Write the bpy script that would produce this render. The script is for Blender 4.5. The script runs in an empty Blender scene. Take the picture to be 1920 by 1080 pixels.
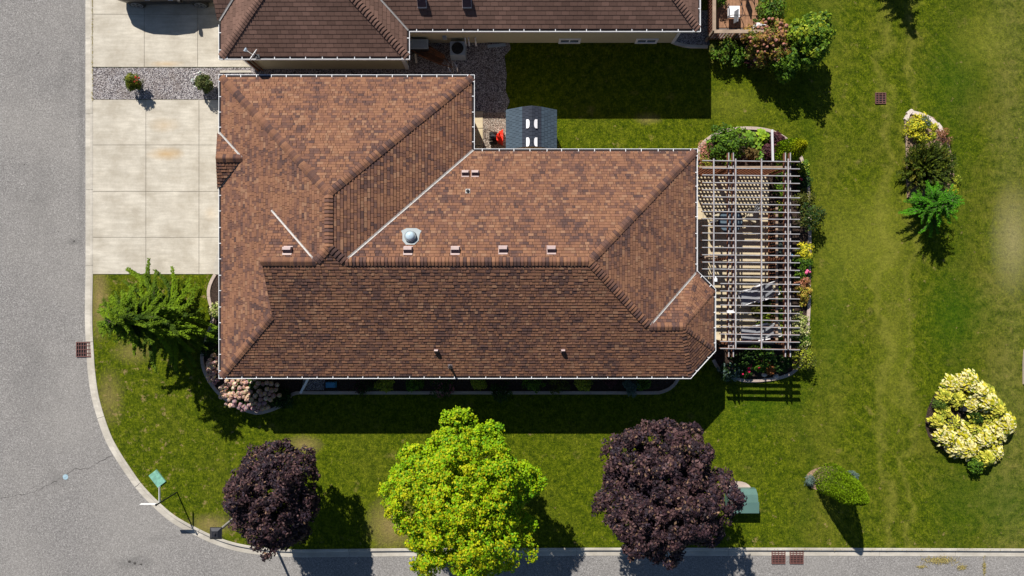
import bpy, math, random
import numpy as np
from mathutils import Vector
rnd = random.Random(7)
R = math.radians
S = 0.0228          # metres per photo pixel on the ground
H = 29.184          # height the picture is taken from
scene = bpy.context.scene

# ------------------------------------------------------------ camera, sky, sun, exposure
cd = bpy.data.cameras.new('camera'); cam = bpy.data.objects.new('camera', cd)
scene.collection.objects.link(cam); scene.camera = cam
cam.location = (0, 0, H); cd.sensor_width = 36; cd.lens = 24; cd.clip_end = 1000
scene.view_settings.view_transform = 'Standard'
scene.view_settings.look = 'None'
scene.view_settings.exposure = 0.50
scene.view_settings.gamma = 1.0
SUN_EL = math.atan2(1280, 1400)
sx, sy = 0.404, -0.915                       # way the shadows fall
w = bpy.data.worlds.new('World'); scene.world = w; w.use_nodes = True
nt = w.node_tree; nt.nodes.clear()
sky = nt.nodes.new('ShaderNodeTexSky'); sky.sky_type = 'NISHITA'; sky.sun_disc = False; sky.ozone_density = 4.0; sky.dust_density = 0.3
sky.sun_elevation = SUN_EL; sky.sun_rotation = math.atan2(-sx, -sy)
bg = nt.nodes.new('ShaderNodeBackground'); bg.inputs[1].default_value = 0.05
wo = nt.nodes.new('ShaderNodeOutputWorld')
nt.links.new(sky.outputs[0], bg.inputs[0]); nt.links.new(bg.outputs[0], wo.inputs[0])
sd = bpy.data.lights.new('sun', 'SUN'); sun = bpy.data.objects.new('sun', sd)
scene.collection.objects.link(sun); sd.energy = 5.0; sd.angle = R(0.5); sd.color = (1.0, 0.955, 0.89)
c_ = math.cos(SUN_EL)
sun.rotation_euler = Vector((sx*c_, sy*c_, -math.sin(SUN_EL))).to_track_quat('-Z', 'Y').to_euler()
sun.location = (-12, 25, 40)

# ------------------------------------------------------------ helpers
def P(px, py, h=0.0):
    k = 1 - h/H
    return ((px-960)*S*k, (540-py)*S*k)
def P3(px, py, h=0.0):
    a = P(px, py, h); return (a[0], a[1], h)
def G(u, v): return (u*S, -v*S)

def tag(o, label=None, cat=None, group=None, kind=None):
    if label: o['label'] = label
    if cat: o['category'] = cat
    if group: o['group'] = group
    if kind: o['kind'] = kind
    return o
def link(o):
    scene.collection.objects.link(o); return o
def empty(name, loc, label, cat, group=None, rz=0):
    o = link(bpy.data.objects.new(name, None)); o.location = loc; o.rotation_euler.z = rz
    o.empty_display_size = .2
    return tag(o, label, cat, group)
def rootloc(o):
    while o.parent: o = o.parent
    return Vector(o.location)
def copy_tree(o, parent=None):
    c = o.copy(); link(c); c.parent = parent
    for ch in list(o.children): copy_tree(ch, c)
    return c

class MB:
    def __init__(s): s.v = []; s.f = []; s.m = []; s.c = []; s.hascol = False
    def add(s, vs, fs, mi=0, col=None):
        b = len(s.v); s.v.extend(vs)
        for f in fs:
            s.f.append(tuple(b+i for i in f)); s.m.append(mi); s.c.append(col or (1, 1, 1))
        if col: s.hascol = True
        return s
    def box(s, c, d, rz=0, mi=0, col=None, topmi=None, taper=0):
        x, y, z = d[0]/2, d[1]/2, d[2]/2; cs, sn = math.cos(rz), math.sin(rz)
        vs = []
        for dz in (-z, z):
            t = taper if dz > 0 else 0
            for a, b in ((-x+t, -y+t), (x-t, -y+t), (x-t, y-t), (-x+t, y-t)):
                vs.append((c[0]+a*cs-b*sn, c[1]+a*sn+b*cs, c[2]+dz))
        s.add(vs, [(0, 3, 2, 1), (0, 1, 5, 4), (1, 2, 6, 5), (2, 3, 7, 6), (3, 0, 4, 7)], mi, col)
        s.add([vs[4], vs[5], vs[6], vs[7]], [(0, 1, 2, 3)], mi if topmi is None else topmi, col)
        return s
    def bar(s, a, b, w_, h_, mi=0, col=None, topmi=None):       # a beam from a to b (3D), w_ wide, h_ deep
        a = Vector(a); b = Vector(b); d = (b-a)
        if d.length < 1e-6: return s
        d.normalize()
        up = Vector((0, 0, 1)) if abs(d.z) < .95 else Vector((0, 1, 0))
        r = d.cross(up).normalized(); u = r.cross(d).normalized()
        vs = []
        for p in (a, b):
            for i, j in ((-1, -1), (1, -1), (1, 1), (-1, 1)):
                vs.append(tuple(p + r*i*w_/2 + u*j*h_/2))
        s.add(vs, [(0, 1, 2, 3), (7, 6, 5, 4), (0, 4, 5, 1), (1, 5, 6, 2), (3, 7, 4, 0)], mi, col)
        s.add([vs[2], vs[6], vs[7], vs[3]], [(0, 1, 2, 3)], mi if topmi is None else topmi, col)
        return s
    def tube(s, pts, r, n=8, mi=0, col=None, cap=True):
        pts = [Vector(p) for p in pts]; rr = r if isinstance(r, (list, tuple)) else [r]*len(pts)
        vs = []; fs = []
        for i, p in enumerate(pts):
            d = (pts[min(i+1, len(pts)-1)] - pts[max(i-1, 0)])
            d = d.normalized() if d.length > 0 else Vector((0, 0, 1))
            up = Vector((0, 0, 1)) if abs(d.z) < .9 else Vector((0, 1, 0))
            a = d.cross(up).normalized(); b = a.cross(d).normalized()
            for k in range(n):
                t = 2*math.pi*k/n
                vs.append(tuple(p + a*math.cos(t)*rr[i] + b*math.sin(t)*rr[i]))
        for i in range(len(pts)-1):
            for k in range(n):
                fs.append((i*n+k, i*n+(k+1) % n, (i+1)*n+(k+1) % n, (i+1)*n+k))
        if cap:
            fs.append(tuple(range(n))[::-1]); fs.append(tuple((len(pts)-1)*n+k for k in range(n)))
        return s.add(vs, fs, mi, col)
    def prism(s, poly, z0, z1, mi=0, col=None, topmi=None):
        n = len(poly)
        ar = sum(poly[i][0]*poly[(i+1) % n][1]-poly[(i+1) % n][0]*poly[i][1] for i in range(n))
        if ar < 0: poly = poly[::-1]
        vs = [(p[0], p[1], z0) for p in poly]+[(p[0], p[1], z1) for p in poly]
        fs = [tuple(range(n))[::-1]]+[(i, (i+1) % n, n+(i+1) % n, n+i) for i in range(n)]
        s.add(vs, fs, mi, col)
        return s.add(vs[n:], [tuple(range(n))], mi if topmi is None else topmi, col)
    def build(s, name, mats, parent=None, loc=None, smooth=False):
        me = bpy.data.meshes.new(name)
        if not isinstance(mats, (list, tuple)): mats = [mats]
        off = rootloc(parent) if parent is not None else Vector(loc or (0, 0, 0))
        me.from_pydata([tuple(Vector(v)-off) for v in s.v], [], s.f)
        for m in mats: me.materials.append(m)
        me.polygons.foreach_set('material_index', s.m)
        if s.hascol:
            at = me.attributes.new('Col', 'FLOAT_COLOR', 'FACE')
            at.data.foreach_set('color', [x for c in s.c for x in (c[0], c[1], c[2], 1)])
        if smooth: me.polygons.foreach_set('use_smooth', [True]*len(me.polygons))
        me.update()
        o = link(bpy.data.objects.new(name, me))
        if parent is not None: o.parent = parent
        else: o.location = off
        return o

def np_mesh(name, V, F, C, mat, parent=None, loc=(0, 0, 0)):
    off = np.array(rootloc(parent) if parent is not None else loc, float)
    V = V - off
    me = bpy.data.meshes.new(name); n = len(V); m, k = F.shape
    me.vertices.add(n); me.vertices.foreach_set('co', V.astype(np.float32).ravel())
    me.loops.add(m*k); me.loops.foreach_set('vertex_index', F.astype(np.int32).ravel())
    me.polygons.add(m); me.polygons.foreach_set('loop_start', np.arange(0, m*k, k, dtype=np.int32))
    me.polygons.foreach_set('loop_total', np.full(m, k, dtype=np.int32))
    me.update(calc_edges=True)
    at = me.attributes.new('Col', 'FLOAT_COLOR', 'FACE')
    at.data.foreach_set('color', np.concatenate([C, np.ones((m, 1))], 1).astype(np.float32).ravel())
    me.materials.append(mat)
    o = link(bpy.data.objects.new(name, me))
    if parent is not None: o.parent = parent
    else: o.location = tuple(off)
    return o

def smooth_path(pts, n=6, closed=False):
    out = []; m = len(pts)
    rng = range(m if closed else m-1)
    for i in rng:
        p0 = pts[(i-1) % m if closed else max(i-1, 0)]; p1 = pts[i]; p2 = pts[(i+1) % m]
        p3 = pts[(i+2) % m if closed else min(i+2, m-1)]
        for k in range(n):
            t = k/n
            out.append(tuple(.5*((2*p1[j])+(-p0[j]+p2[j])*t+(2*p0[j]-5*p1[j]+4*p2[j]-p3[j])*t*t+(-p0[j]+3*p1[j]-3*p2[j]+p3[j])*t**3) for j in range(2)))
    if not closed: out.append(tuple(pts[-1]))
    return out
def resample(pts, step):
    out = [pts[0]]; acc = 0
    for a, b in zip(pts, pts[1:]):
        L = math.dist(a, b)
        while acc+L >= step:
            t = (step-acc)/L; a = (a[0]+(b[0]-a[0])*t, a[1]+(b[1]-a[1])*t); out.append(a); L = math.dist(a, b); acc = 0
        acc += L
    out.append(pts[-1]); return out
def sweep(mb, path, prof, mi=0, col=None, closed=False, mis=None):
    """profile [(offset to the left of travel, z)] along a flat path"""
    n = len(path); k = len(prof); vs = []
    for i, p in enumerate(path):
        a = path[(i-1) % n] if closed or i > 0 else p; b = path[(i+1) % n] if closed or i < n-1 else p
        d1 = Vector((p[0]-a[0], p[1]-a[1])); d2 = Vector((b[0]-p[0], b[1]-p[1]))
        if d1.length < 1e-6: d1 = d2
        if d2.length < 1e-6: d2 = d1
        d1.normalize(); d2.normalize()
        n1 = Vector((-d1.y, d1.x)); n2 = Vector((-d2.y, d2.x)); m = (n1+n2).normalized()
        sc = 1/max(.4, m.dot(n1)); m *= sc
        for o, z in prof: vs.append((p[0]+m.x*o, p[1]+m.y*o, z))
    for i in range(n if closed else n-1):
        j = (i+1) % n
        for q in range(k-1):
            mb.add([vs[i*k+q], vs[j*k+q], vs[j*k+q+1], vs[i*k+q+1]], [(0, 1, 2, 3)], mis[q] if mis else mi, col)
    if not closed:
        for i in (0, n-1): mb.add(vs[i*k:i*k+k], [tuple(range(k))], mi, col)

# ------------------------------------------------------------ materials
def newmat(name):
    m = bpy.data.materials.new(name); m.use_nodes = True
    t = m.node_tree; return m, t, t.nodes, t.links, t.nodes['Principled BSDF']
def simple(name, col, rough=.7, var=.12, scale=8, metal=0, bump=0, bscale=40):
    m, t, N, L, b = newmat(name)
    tc = N.new('ShaderNodeTexCoord'); no = N.new('ShaderNodeTexNoise'); no.inputs['Scale'].default_value = scale
    no.inputs['Detail'].default_value = 5; L.new(tc.outputs['Object'], no.inputs['Vector'])
    mr = N.new('ShaderNodeMapRange'); mr.inputs[1].default_value = .25; mr.inputs[2].default_value = .75
    mr.inputs[3].default_value = 1-var; mr.inputs[4].default_value = 1+var; L.new(no.outputs[0], mr.inputs[0])
    mx = N.new('ShaderNodeVectorMath'); mx.operation = 'SCALE'; mx.inputs[0].default_value = col
    L.new(mr.outputs[0], mx.inputs['Scale']); L.new(mx.outputs[0], b.inputs['Base Color'])
    b.inputs['Roughness'].default_value = rough; b.inputs['Metallic'].default_value = metal
    if bump:
        n2 = N.new('ShaderNodeTexNoise'); n2.inputs['Scale'].default_value = bscale; n2.inputs['Detail'].default_value = 4
        L.new(tc.outputs['Object'], n2.inputs['Vector'])
        bp = N.new('ShaderNodeBump'); bp.inputs['Distance'].default_value = bump; L.new(n2.outputs[0], bp.inputs['Height'])
        L.new(bp.outputs[0], b.inputs['Normal'])
    return m
def attr_mat(name, rough=.85, nscale=60, nv=.2, bump=0, transl=0, spec=.3):
    m, t, N, L, b = newmat(name)
    a = N.new('ShaderNodeAttribute'); a.attribute_name = 'Col'
    tc = N.new('ShaderNodeTexCoord'); no = N.new('ShaderNodeTexNoise'); no.inputs['Scale'].default_value = nscale
    no.inputs['Detail'].default_value = 3; L.new(tc.outputs['Object'], no.inputs['Vector'])
    mr = N.new('ShaderNodeMapRange'); mr.inputs[1].default_value = .3; mr.inputs[2].default_value = .7
    mr.inputs[3].default_value = 1-nv; mr.inputs[4].default_value = 1+nv; L.new(no.outputs[0], mr.inputs[0])
    mx = N.new('ShaderNodeVectorMath'); mx.operation = 'SCALE'; L.new(a.outputs['Color'], mx.inputs[0]); L.new(mr.outputs[0], mx.inputs['Scale'])
    L.new(mx.outputs[0], b.inputs['Base Color']); b.inputs['Roughness'].default_value = rough
    b.inputs['Specular IOR Level'].default_value = spec
    if bump:
        bp = N.new('ShaderNodeBump'); bp.inputs['Distance'].default_value = bump; L.new(no.outputs[0], bp.inputs['Height']); L.new(bp.outputs[0], b.inputs['Normal'])
    if transl:
        tr = N.new('ShaderNodeBsdfTranslucent'); L.new(mx.outputs[0], tr.inputs[0])
        ms = N.new('ShaderNodeMixShader'); ms.inputs[0].default_value = transl
        L.new(b.outputs[0], ms.inputs[1]); L.new(tr.outputs[0], ms.inputs[2])
        L.new(ms.outputs[0], N['Material Output'].inputs[0])
    return m
class NG:       # small node helper
    def __init__(s, name): s.m, s.t, s.N, s.L, s.b = newmat(name); s.tc = s.N.new('ShaderNodeTexCoord').outputs['Object']
    def map(s, rot=0, sc=(1, 1, 1), loc=(0, 0, 0)):
        n = s.N.new('ShaderNodeMapping'); n.inputs['Rotation'].default_value = (0, 0, rot); n.inputs['Scale'].default_value = sc; n.inputs['Location'].default_value = loc
        s.L.new(s.tc, n.inputs[0]); return n.outputs[0]
    def noise(s, scale, detail=4, rough=.5, vec=None):
        n = s.N.new('ShaderNodeTexNoise'); n.inputs['Scale'].default_value = scale; n.inputs['Detail'].default_value = detail
        n.inputs['Roughness'].default_value = rough; s.L.new(vec or s.tc, n.inputs['Vector']); return n.outputs[0]
    def vor(s, scale, out='Color', vec=None):
        n = s.N.new('ShaderNodeTexVoronoi'); n.inputs['Scale'].default_value = scale; s.L.new(vec or s.tc, n.inputs['Vector']); return n.outputs[out]
    def ramp(s, fac, stops):
        n = s.N.new('ShaderNodeValToRGB'); cr = n.color_ramp
        while len(cr.elements) < len(stops): cr.elements.new(.5)
        for e, (p, c) in zip(cr.elements, stops):
            e.position = p; e.color = (*c, 1) if isinstance(c, tuple) else (c, c, c, 1)
        s.L.new(fac, n.inputs[0]); return n.outputs[0]
    def mix(s, fac, a, b, mode='MIX'):
        n = s.N.new('ShaderNodeMix'); n.data_type = 'RGBA'; n.blend_type = mode
        for inp, v in ((n.inputs[0], fac), (n.inputs[6], a), (n.inputs[7], b)):
            if isinstance(v, (int, float)): inp.default_value = v
            elif isinstance(v, tuple): inp.default_value = (*v, 1)
            else: s.L.new(v, inp)
        return n.outputs[2]
    def math(s, op, a, b=0.0):
        n = s.N.new('ShaderNodeMath'); n.operation = op
        for inp, v in ((n.inputs[0], a), (n.inputs[1], b)):
            if isinstance(v, (int, float)): inp.default_value = v
            else: s.L.new(v, inp)
        return n.outputs[0]
    def bump(s, h, dist):
        n = s.N.new('ShaderNodeBump'); n.inputs['Distance'].default_value = dist; s.L.new(h, n.inputs['Height']); s.L.new(n.outputs[0], s.b.inputs['Normal'])
    def sep(s):
        n = s.N.new('ShaderNodeSeparateXYZ'); s.L.new(s.tc, n.inputs[0]); return n.outputs
    def done(s, col, rough=.9, spec=.2):
        s.L.new(col, s.b.inputs['Base Color']); s.b.inputs['Roughness'].default_value = rough
        s.b.inputs['Specular IOR Level'].default_value = spec; return s.m

def make_lawn():
    g = NG('lawn_grass')
    fine = g.noise(9.5, 8, .85); mid = g.noise(3.1, 5, .65); big = g.noise(.42, 4, .55)
    tuft = g.vor(16, 'Distance')
    c = g.ramp(g.math('ADD', g.math('MULTIPLY', fine, .7), g.math('MULTIPLY', mid, .3)),
               [(.32, (.004, .012, .0005)), (.41, (.056, .092, .0006)), (.49, (.140, .185, .001)), (.59, (.34, .37, .012))])
    c = g.mix(g.ramp(tuft, [(.0, .0), (.55, .45)]), c, (.02, .045, .001))
    dry = g.ramp(g.math('ADD', g.math('MULTIPLY', big, .62), g.math('MULTIPLY', mid, .38)), [(.46, 0.), (.66, .75)])
    x, y, z = g.sep()
    # drier and paler out on the open lawn to the right, and along the kerb
    east = g.N.new('ShaderNodeMapRange'); east.inputs[1].default_value = 9; east.inputs[2].default_value = 21; east.inputs[3].default_value = .0; east.inputs[4].default_value = .75
    g.L.new(x, east.inputs[0])
    c = g.mix(g.math('MULTIPLY', dry, g.math('ADD', east.outputs[0], .35)), c, (.20, .185, .025))
    fs = g.noise(30, 3, .8, g.map(R(38), (1, .12, 1)))
    c = g.mix(g.ramp(fs, [(.40, .55), (.60, 0.)]), c, (.030, .050, .002))
    # mower passes
    def wave(rot, scale, dist):
        n = g.N.new('ShaderNodeTexWave'); n.inputs['Scale'].default_value = scale; n.inputs['Distortion'].default_value = dist
        n.inputs['Detail'].default_value = 3; n.inputs['Detail Scale'].default_value = 1.2
        g.L.new(g.map(rot), n.inputs[0]); return n.outputs['Fac']
    w1 = wave(R(-42), .62, 1.6); w2 = wave(0, .16, 1.8)
    em = g.N.new('ShaderNodeMapRange'); em.inputs[1].default_value = 11; em.inputs[2].default_value = 14; g.L.new(x, em.inputs[0])
    gate = g.noise(.5, 3, .6, g.map(0, (1, 1, 1), (5, 3, 0)))
    thin = g.math('MULTIPLY', g.ramp(w1, [(.90, 0.), (.995, 1.)]), g.math('MULTIPLY', em.outputs[0], g.ramp(gate, [(.46, 0.), (.62, .28)])))
    c = g.mix(thin, c, (.26, .25, .03))
    def band(x0, wd, wob):      # one worn mower wheel track running north-south
        xx = g.math('ADD', g.math('SUBTRACT', x, x0), g.math('MULTIPLY', g.math('SUBTRACT', gate, .5), wob))
        return g.ramp(g.math('ABSOLUTE', g.math('DIVIDE', xx, wd)), [(.15, 1.), (1., 0.)])
    for x0, wd, am, colr in ((15.9, .35, .5, (.24, .23, .035)), (17.0, .30, .45, (.24, .23, .035)), (21.3, 1.4, .3, (.25, .22, .07)), (13.6, 1.0, .3, (.18, .18, .02)), (18.9, 1.2, .35, (.028, .066, .002)), (12.6, .5, .35, (.03, .07, .002))):
        c = g.mix(g.math('MULTIPLY', band(x0, wd, 2.6), g.ramp(mid, [(.30, am*.35), (.60, am)])), c, colr)
    # yellowed patches
    pat = g.noise(.95, 5, .6, g.map(0, (1, 1, 1), (37, 11, 0)))
    c = g.mix(g.ramp(g.math('ADD', g.math('MULTIPLY', pat, .75), g.math('MULTIPLY', fine, .25)), [(.60, 0.), (.68, .6)]), c, (.26, .20, .06))
    # worn and lush patches where the lawn has them
    def blob(px, py, rx, ry, am, colr):
        X, Y = P(px, py); rx *= S; ry *= S
        d = g.math('SQRT', g.math('ADD', g.math('POWER', g.math('DIVIDE', g.math('SUBTRACT', x, X), rx), 2.), g.math('POWER', g.math('DIVIDE', g.math('SUBTRACT', y, Y), ry), 2.)))
        d = g.math('ADD', d, g.math('ADD', g.math('MULTIPLY', mid, .9), g.math('MULTIPLY', fine, .5)))
        return g.mix(g.ramp(d, [(.85, am), (1.0+.75, 0.)]) if False else g.ramp(g.math('MULTIPLY', d, .5), [(.40, am), (.88, 0.)]), c, tuple(v*1.2 for v in colr))
    TAN, YEL, LUSH = (.30, .22, .085), (.24, .24, .03), (.030, .080, .001)
    for a in ((735, 985, 55, 60, .75, TAN), (570, 835, 40, 22, .7, TAN), (186, 560, 22, 90, .75, TAN), (250, 660, 45, 25, .5, TAN), (395, 985, 50, 25, .65, TAN), (205, 745, 30, 60, .5, TAN), (1215, 222, 30, 14, .5, TAN),
              (1375, 560+90, 20, 20, .0, TAN), (1900, 450, 45, 110, .75, (.30, .26, .11)), (1660, 430, 60, 120, .35, YEL), (1675, 640, 40, 190, .30, YEL), (1600, 470, 90, 120, .35, YEL), (1840, 80, 70, 70, .35, YEL),
              (1790, 590, 80, 90, .6, LUSH), (1860, 940, 130, 80, .5, LUSH), (1790, 150, 90, 90, .4, LUSH), (1560, 600, 40, 160, .4, LUSH), (1540, 40, 60, 80, .35, LUSH), (1420, 760, 90, 60, .5, LUSH), (1380, 195, 60, 40, .3, YEL)):
        c = blob(*a)
    # scattered straw coloured tufts, thick by the road and the west lawn
    wm = g.N.new('ShaderNodeMapRange'); wm.inputs[1].default_value = -8; wm.inputs[2].default_value = -15; wm.inputs[3].default_value = .0; wm.inputs[4].default_value = 1.; g.L.new(x, wm.inputs[0])
    sm = g.N.new('ShaderNodeMapRange'); sm.inputs[1].default_value = -8.5; sm.inputs[2].default_value = -11; g.L.new(y, sm.inputs[0])
    n4 = g.noise(2.6, 6, .75, g.map(0, (1, 1, 1), (9, 21, 0)))
    am = g.math('ADD', g.math('MULTIPLY', wm.outputs[0], .055), g.math('MULTIPLY', sm.outputs[0], .02))
    c = g.mix(g.ramp(g.math('ADD', n4, am), [(.625, 0.), (.69, .8)]), c, (.34, .24, .10))
    c = g.mix(1., c, g.ramp(g.math('ADD', g.math('MULTIPLY', fine, .7), g.math('MULTIPLY', mid, .3)), [(.34, (.42, .46, .40)), (.5, (.88, .88, .88)), (.64, (1., 1., 1.))]), 'MULTIPLY')
    g.bump(g.math('ADD', fine, g.math('MULTIPLY', fs, .6)), .06)
    return g.done(c, 1, .1)
def make_asphalt():
    g = NG('asphalt')
    fine = g.noise(17, 7, .95); mid = g.noise(1.4, 5, .6); big = g.noise(.25, 3)
    c = g.ramp(fine, [(.36, (.045, .043, .043)), (.46, (.160, .151, .143)), (.54, (.258, .245, .233)), (.63, (.52, .495, .47))])
    c = g.mix(g.ramp(mid, [(.35, .22), (.6, 0.)]), c, (.15, .142, .135))
    c = g.mix(g.ramp(big, [(.35, 0.), (.7, .3)]), c, (.33, .31, .28))
    x, y, z = g.sep()
    for px, py, rx, ry, am in ((248, 1056, .9, .35, .45), (136, 452, .3, .2, .4), (70, 380, 1.0, 2.2, .14), (60, 700, 1.4, 3.0, .12), (118, 130, .5, 1.5, .14), (105, 900, .7, .5, .18), (150, 250, .18, 9, .22), (300, 1010, .8, .3, .15)):
        X, Y = P(px, py)
        d = g.math('SQRT', g.math('ADD', g.math('POWER', g.math('DIVIDE', g.math('SUBTRACT', x, X), rx), 2.), g.math('POWER', g.math('DIVIDE', g.math('SUBTRACT', y, Y), ry), 2.)))
        c = g.mix(g.ramp(g.math('ADD', d, g.math('MULTIPLY', g.math('SUBTRACT', mid, .5), 1.4)), [(.2, am), (1., 0.)]), c, (.07, .068, .066))
    sp = g.vor(2.2, 'Distance'); c = g.mix(g.ramp(sp, [(.02, .8), (.045, 0.)]), c, (.03, .03, .03))
    g.bump(fine, .012)
    return g.done(c, .95)
def make_concrete(name, a, b, stain=True):
    g = NG(name)
    fine = g.noise(18, 6, .9); mid = g.noise(1.1, 6, .65); st = g.noise(3.5, 4, .6, g.map(0, (.35, 2.6, 1)))
    c = g.mix(g.ramp(mid, [(.36, 0.), (.62, 1.)]), a, b); c = g.mix(g.ramp(g.noise(.8, 3, .5, g.map(0, (1, 1.6, 1), (3, 8, 0))), [(.52, 0.), (.68, .6)]), c, tuple(min(.8, v*1.2) for v in b))
    c = g.mix(g.ramp(st, [(.42, .28), (.62, 0.)]), c, tuple(x*.72 for x in a))
    c = g.mix(g.ramp(fine, [(.35, .25), (.6, 0.)]), c, tuple(x*.55 for x in a))
    if stain:
        x, y, z = g.sep()
        for (px, py, rx, ry, am) in ((312, 289, 1.25, .42, .55), (308, 235, 1.0, .5, .28), (312, 120, 1.1, .22, .45), (230, 340, 1.1, .35, -.0), (395, 400, .5, .5, .18), (700/4*1+30, 60, .1, .1, .1)):
            X, Y = P(px, py)
            d = g.math('SQRT', g.math('ADD', g.math('POWER', g.math('DIVIDE', g.math('SUBTRACT', x, X), rx), 2.), g.math('POWER', g.math('DIVIDE', g.math('SUBTRACT', y, Y), ry), 2.)))
            d = g.math('ADD', d, g.math('MULTIPLY', mid, .5))
            c = g.mix(g.ramp(d, [(.30, am), (1., 0.)]), c, (.46, .27, .08))
    g.bump(fine, .004)
    return g.done(c, .9)
def make_gravel(name, cols, sc=26):
    g = NG(name)
    v = g.vor(sc); v2 = g.vor(sc, 'Distance')
    s_ = g.N.new('ShaderNodeSeparateColor'); g.L.new(v, s_.inputs[0])
    n = len(cols); c = g.ramp(s_.outputs[0], [(i/(n-1), cc) for i, cc in enumerate(cols)])
    c = g.mix(g.ramp(v2, [(.35, 0.), (.75, .85)]), c, (.02, .018, .02))
    c = g.mix(g.ramp(g.noise(1.5, 4), [(.4, 0.), (.7, .35)]), c, (.17, .13, .10))
    g.bump(g.math('MULTIPLY', v2, -1.), .03)
    return g.done(c, .9)
def make_soil():
    g = NG('garden_soil'); f = g.noise(26, 6, .8)
    c = g.ramp(f, [(.35, (.012, .008, .006)), (.55, (.06, .04, .03)), (.72, (.22, .15, .12))]); g.bump(f, .04)
    return g.done(c, 1)
M = {}
M['lawn'] = make_lawn(); M['asphalt'] = make_asphalt()
M['drive'] = make_concrete('driveway_concrete', (.42, .375, .30), (.56, .515, .43))
M['kerb'] = make_concrete('kerb_concrete', (.40, .365, .305), (.54, .50, .43), False)
M['patio'] = make_concrete('patio_concrete', (.52, .43, .27), (.60, .50, .34), False)
M['edging'] = make_concrete('garden_edging', (.42, .33, .28), (.50, .41, .35), False)
M['ventshade'] = simple('vent_back_shade', (.055, .03, .04), .7, .2)  # dark tone paints shade onto the sunless back of the roof vents
M['gravel'] = make_gravel('gravel_stones', [(.08, .07, .08), (.26, .235, .24), (.42, .39, .39), (.66, .62, .60), (.30, .25, .24), (.50, .48, .50)])
M['peagravel'] = make_gravel('pale_gravel', [(.18, .13, .09), (.40, .31, .24), (.55, .45, .36), (.70, .62, .52)], 30)
M['soil'] = make_soil()
M['mulch'] = simple('mulch', (.26, .17, .11), 1, .5, 20, bump=.02)
M['joint'] = simple('joint_filler', (.17, .145, .115), 1, .5, 3)
M['crack'] = simple('tar_crack', (.05, .045, .042), 1, .4)
M['shingle'] = attr_mat('roof_shingle', .92, 90, .28, .003, 0, .2)
M['underlay'] = simple('roof_underlay', (.035, .02, .015), 1)
M['white'] = simple('white_aluminium', (.80, .80, .80), .4, .05)
M['gutin'] = simple('gutter_inside', (.20, .20, .23), .7, .6, 3.2)
M['flash'] = simple('flashing_metal', (.33, .31, .29), .5, .15)
M['siding'] = simple('beige_siding', (.50, .44, .28), .7, .06)
M['brick'] = simple('buff_brick', (.36, .26, .19), .9, .25, 14)
M['glass'] = simple('window_glass', (.05, .07, .09), .08, .1)
M['vent'] = simple('vent_metal', (.36, .26, .24), .5, .1)
M['black'] = simple('black_plastic', (.012, .012, .014), .5, .2)
M['darkmetal'] = simple('dark_metal', (.03, .03, .035), .4, .2, metal=.3)
M['rust'] = simple('cast_iron', (.14, .06, .05), .7, .35, 30, metal=.2)
M['woodtop'] = simple('weathered_wood', (.30, .295, .30), .9, .3, 5, bump=.002)
M['woodside'] = simple('rust_stained_wood', (.22, .080, .036), .9, .4, 5, bump=.002)
M['railtop'] = simple('pale_cedar', (.30, .22, .155), .9, .25, 5)
M['decking'] = simple('cedar_decking', (.27, .14, .075), .9, .3, 6)
M['composite'] = simple('grey_composite', (.16, .125, .11), .8, .1)
M['leaf'] = attr_mat('leaves', .6, 14, .25, 0, .22, .15)
M['needle'] = attr_mat('needles', .7, 10, .25, 0, .12, .12)
M['purple'] = attr_mat('purple_leaves', .6, 14, .5, 0, .10, .16)
M['petal'] = attr_mat('petals', .7, 20, .2, .01, .1, .2)
M['bark'] = simple('bark', (.10, .07, .05), 1, .4, 14, bump=.02)
M['slate'] = attr_mat('shed_shingle', .8, 30, .12, 0, 0, .2)
M['red'] = simple('red_paint', (.75, .03, .012), .35, .08)
M['green'] = simple('green_paint', (.075, .145, .125), .45, .08, 3)
M['lid'] = simple('pale_green_lid', (.15, .34, .255), .7, .35, 9)
M['stone'] = simple('pale_stone', (.58, .50, .44), .9, .2, 12, bump=.01)
M['carpaint'] = simple('bronze_car_paint', (.022, .019, .017), .3, .05, metal=.15)
M['rubber'] = simple('rubber', (.012, .012, .012), .8, .1)
M['alloy'] = simple('alloy', (.55, .56, .58), .3, .05, metal=.8)
M['cushion'] = simple('white_cushion', (.78, .76, .76), .9, .05)
M['sling'] = simple('grey_sling', (.22, .23, .25), .8, .15)
M['tan'] = simple('tan_fabric', (.48, .42, .30), .9, .1)
M['blue'] = simple('blue_plastic', (.04, .22, .40), .5, .1)
M['lampred'] = simple('tail_lamp', (.35, .01, .01), .2)
M['lampglass'] = simple('lantern_glass', (.35, .38, .40), .2)
M['brownwood'] = simple('brown_planks', (.14, .055, .022), .9, .4, 6)

# ------------------------------------------------------------ ground, road, kerb
def flat(name, poly, z, mat, kind='structure'):
    mb = MB(); mb.add([(p[0], p[1], z) for p in poly], [tuple(range(len(poly)))])
    me = mb.build(name, mat); 
    if me.data.polygons[0].normal.z < 0: me.data.flip_normals()
    return tag(me, kind=kind)
flat('ground', [(-150, -150), (150, -150), (150, 150), (-150, 150)], -.22, M['lawn'])
lawn_px = [(174, -4000), (174, 0), (174.5, 300), (174.5, 500), (173.5, 560), (173.5, 610), (176, 660), (179, 700), (187, 750), (206, 810), (225, 847), (250, 885),
           (269, 911), (300, 943), (330, 968), (370, 990), (405, 1006), (447, 1019), (500, 1027), (560, 1030), (760, 1028), (1100, 1027), (1500, 1027), (1900, 1031), (6000, 1031)]
mid = smooth_path(lawn_px[2:20], 4)
lawn_path = [P(*p) for p in [lawn_px[0], lawn_px[1]]+mid+lawn_px[20:]]
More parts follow.
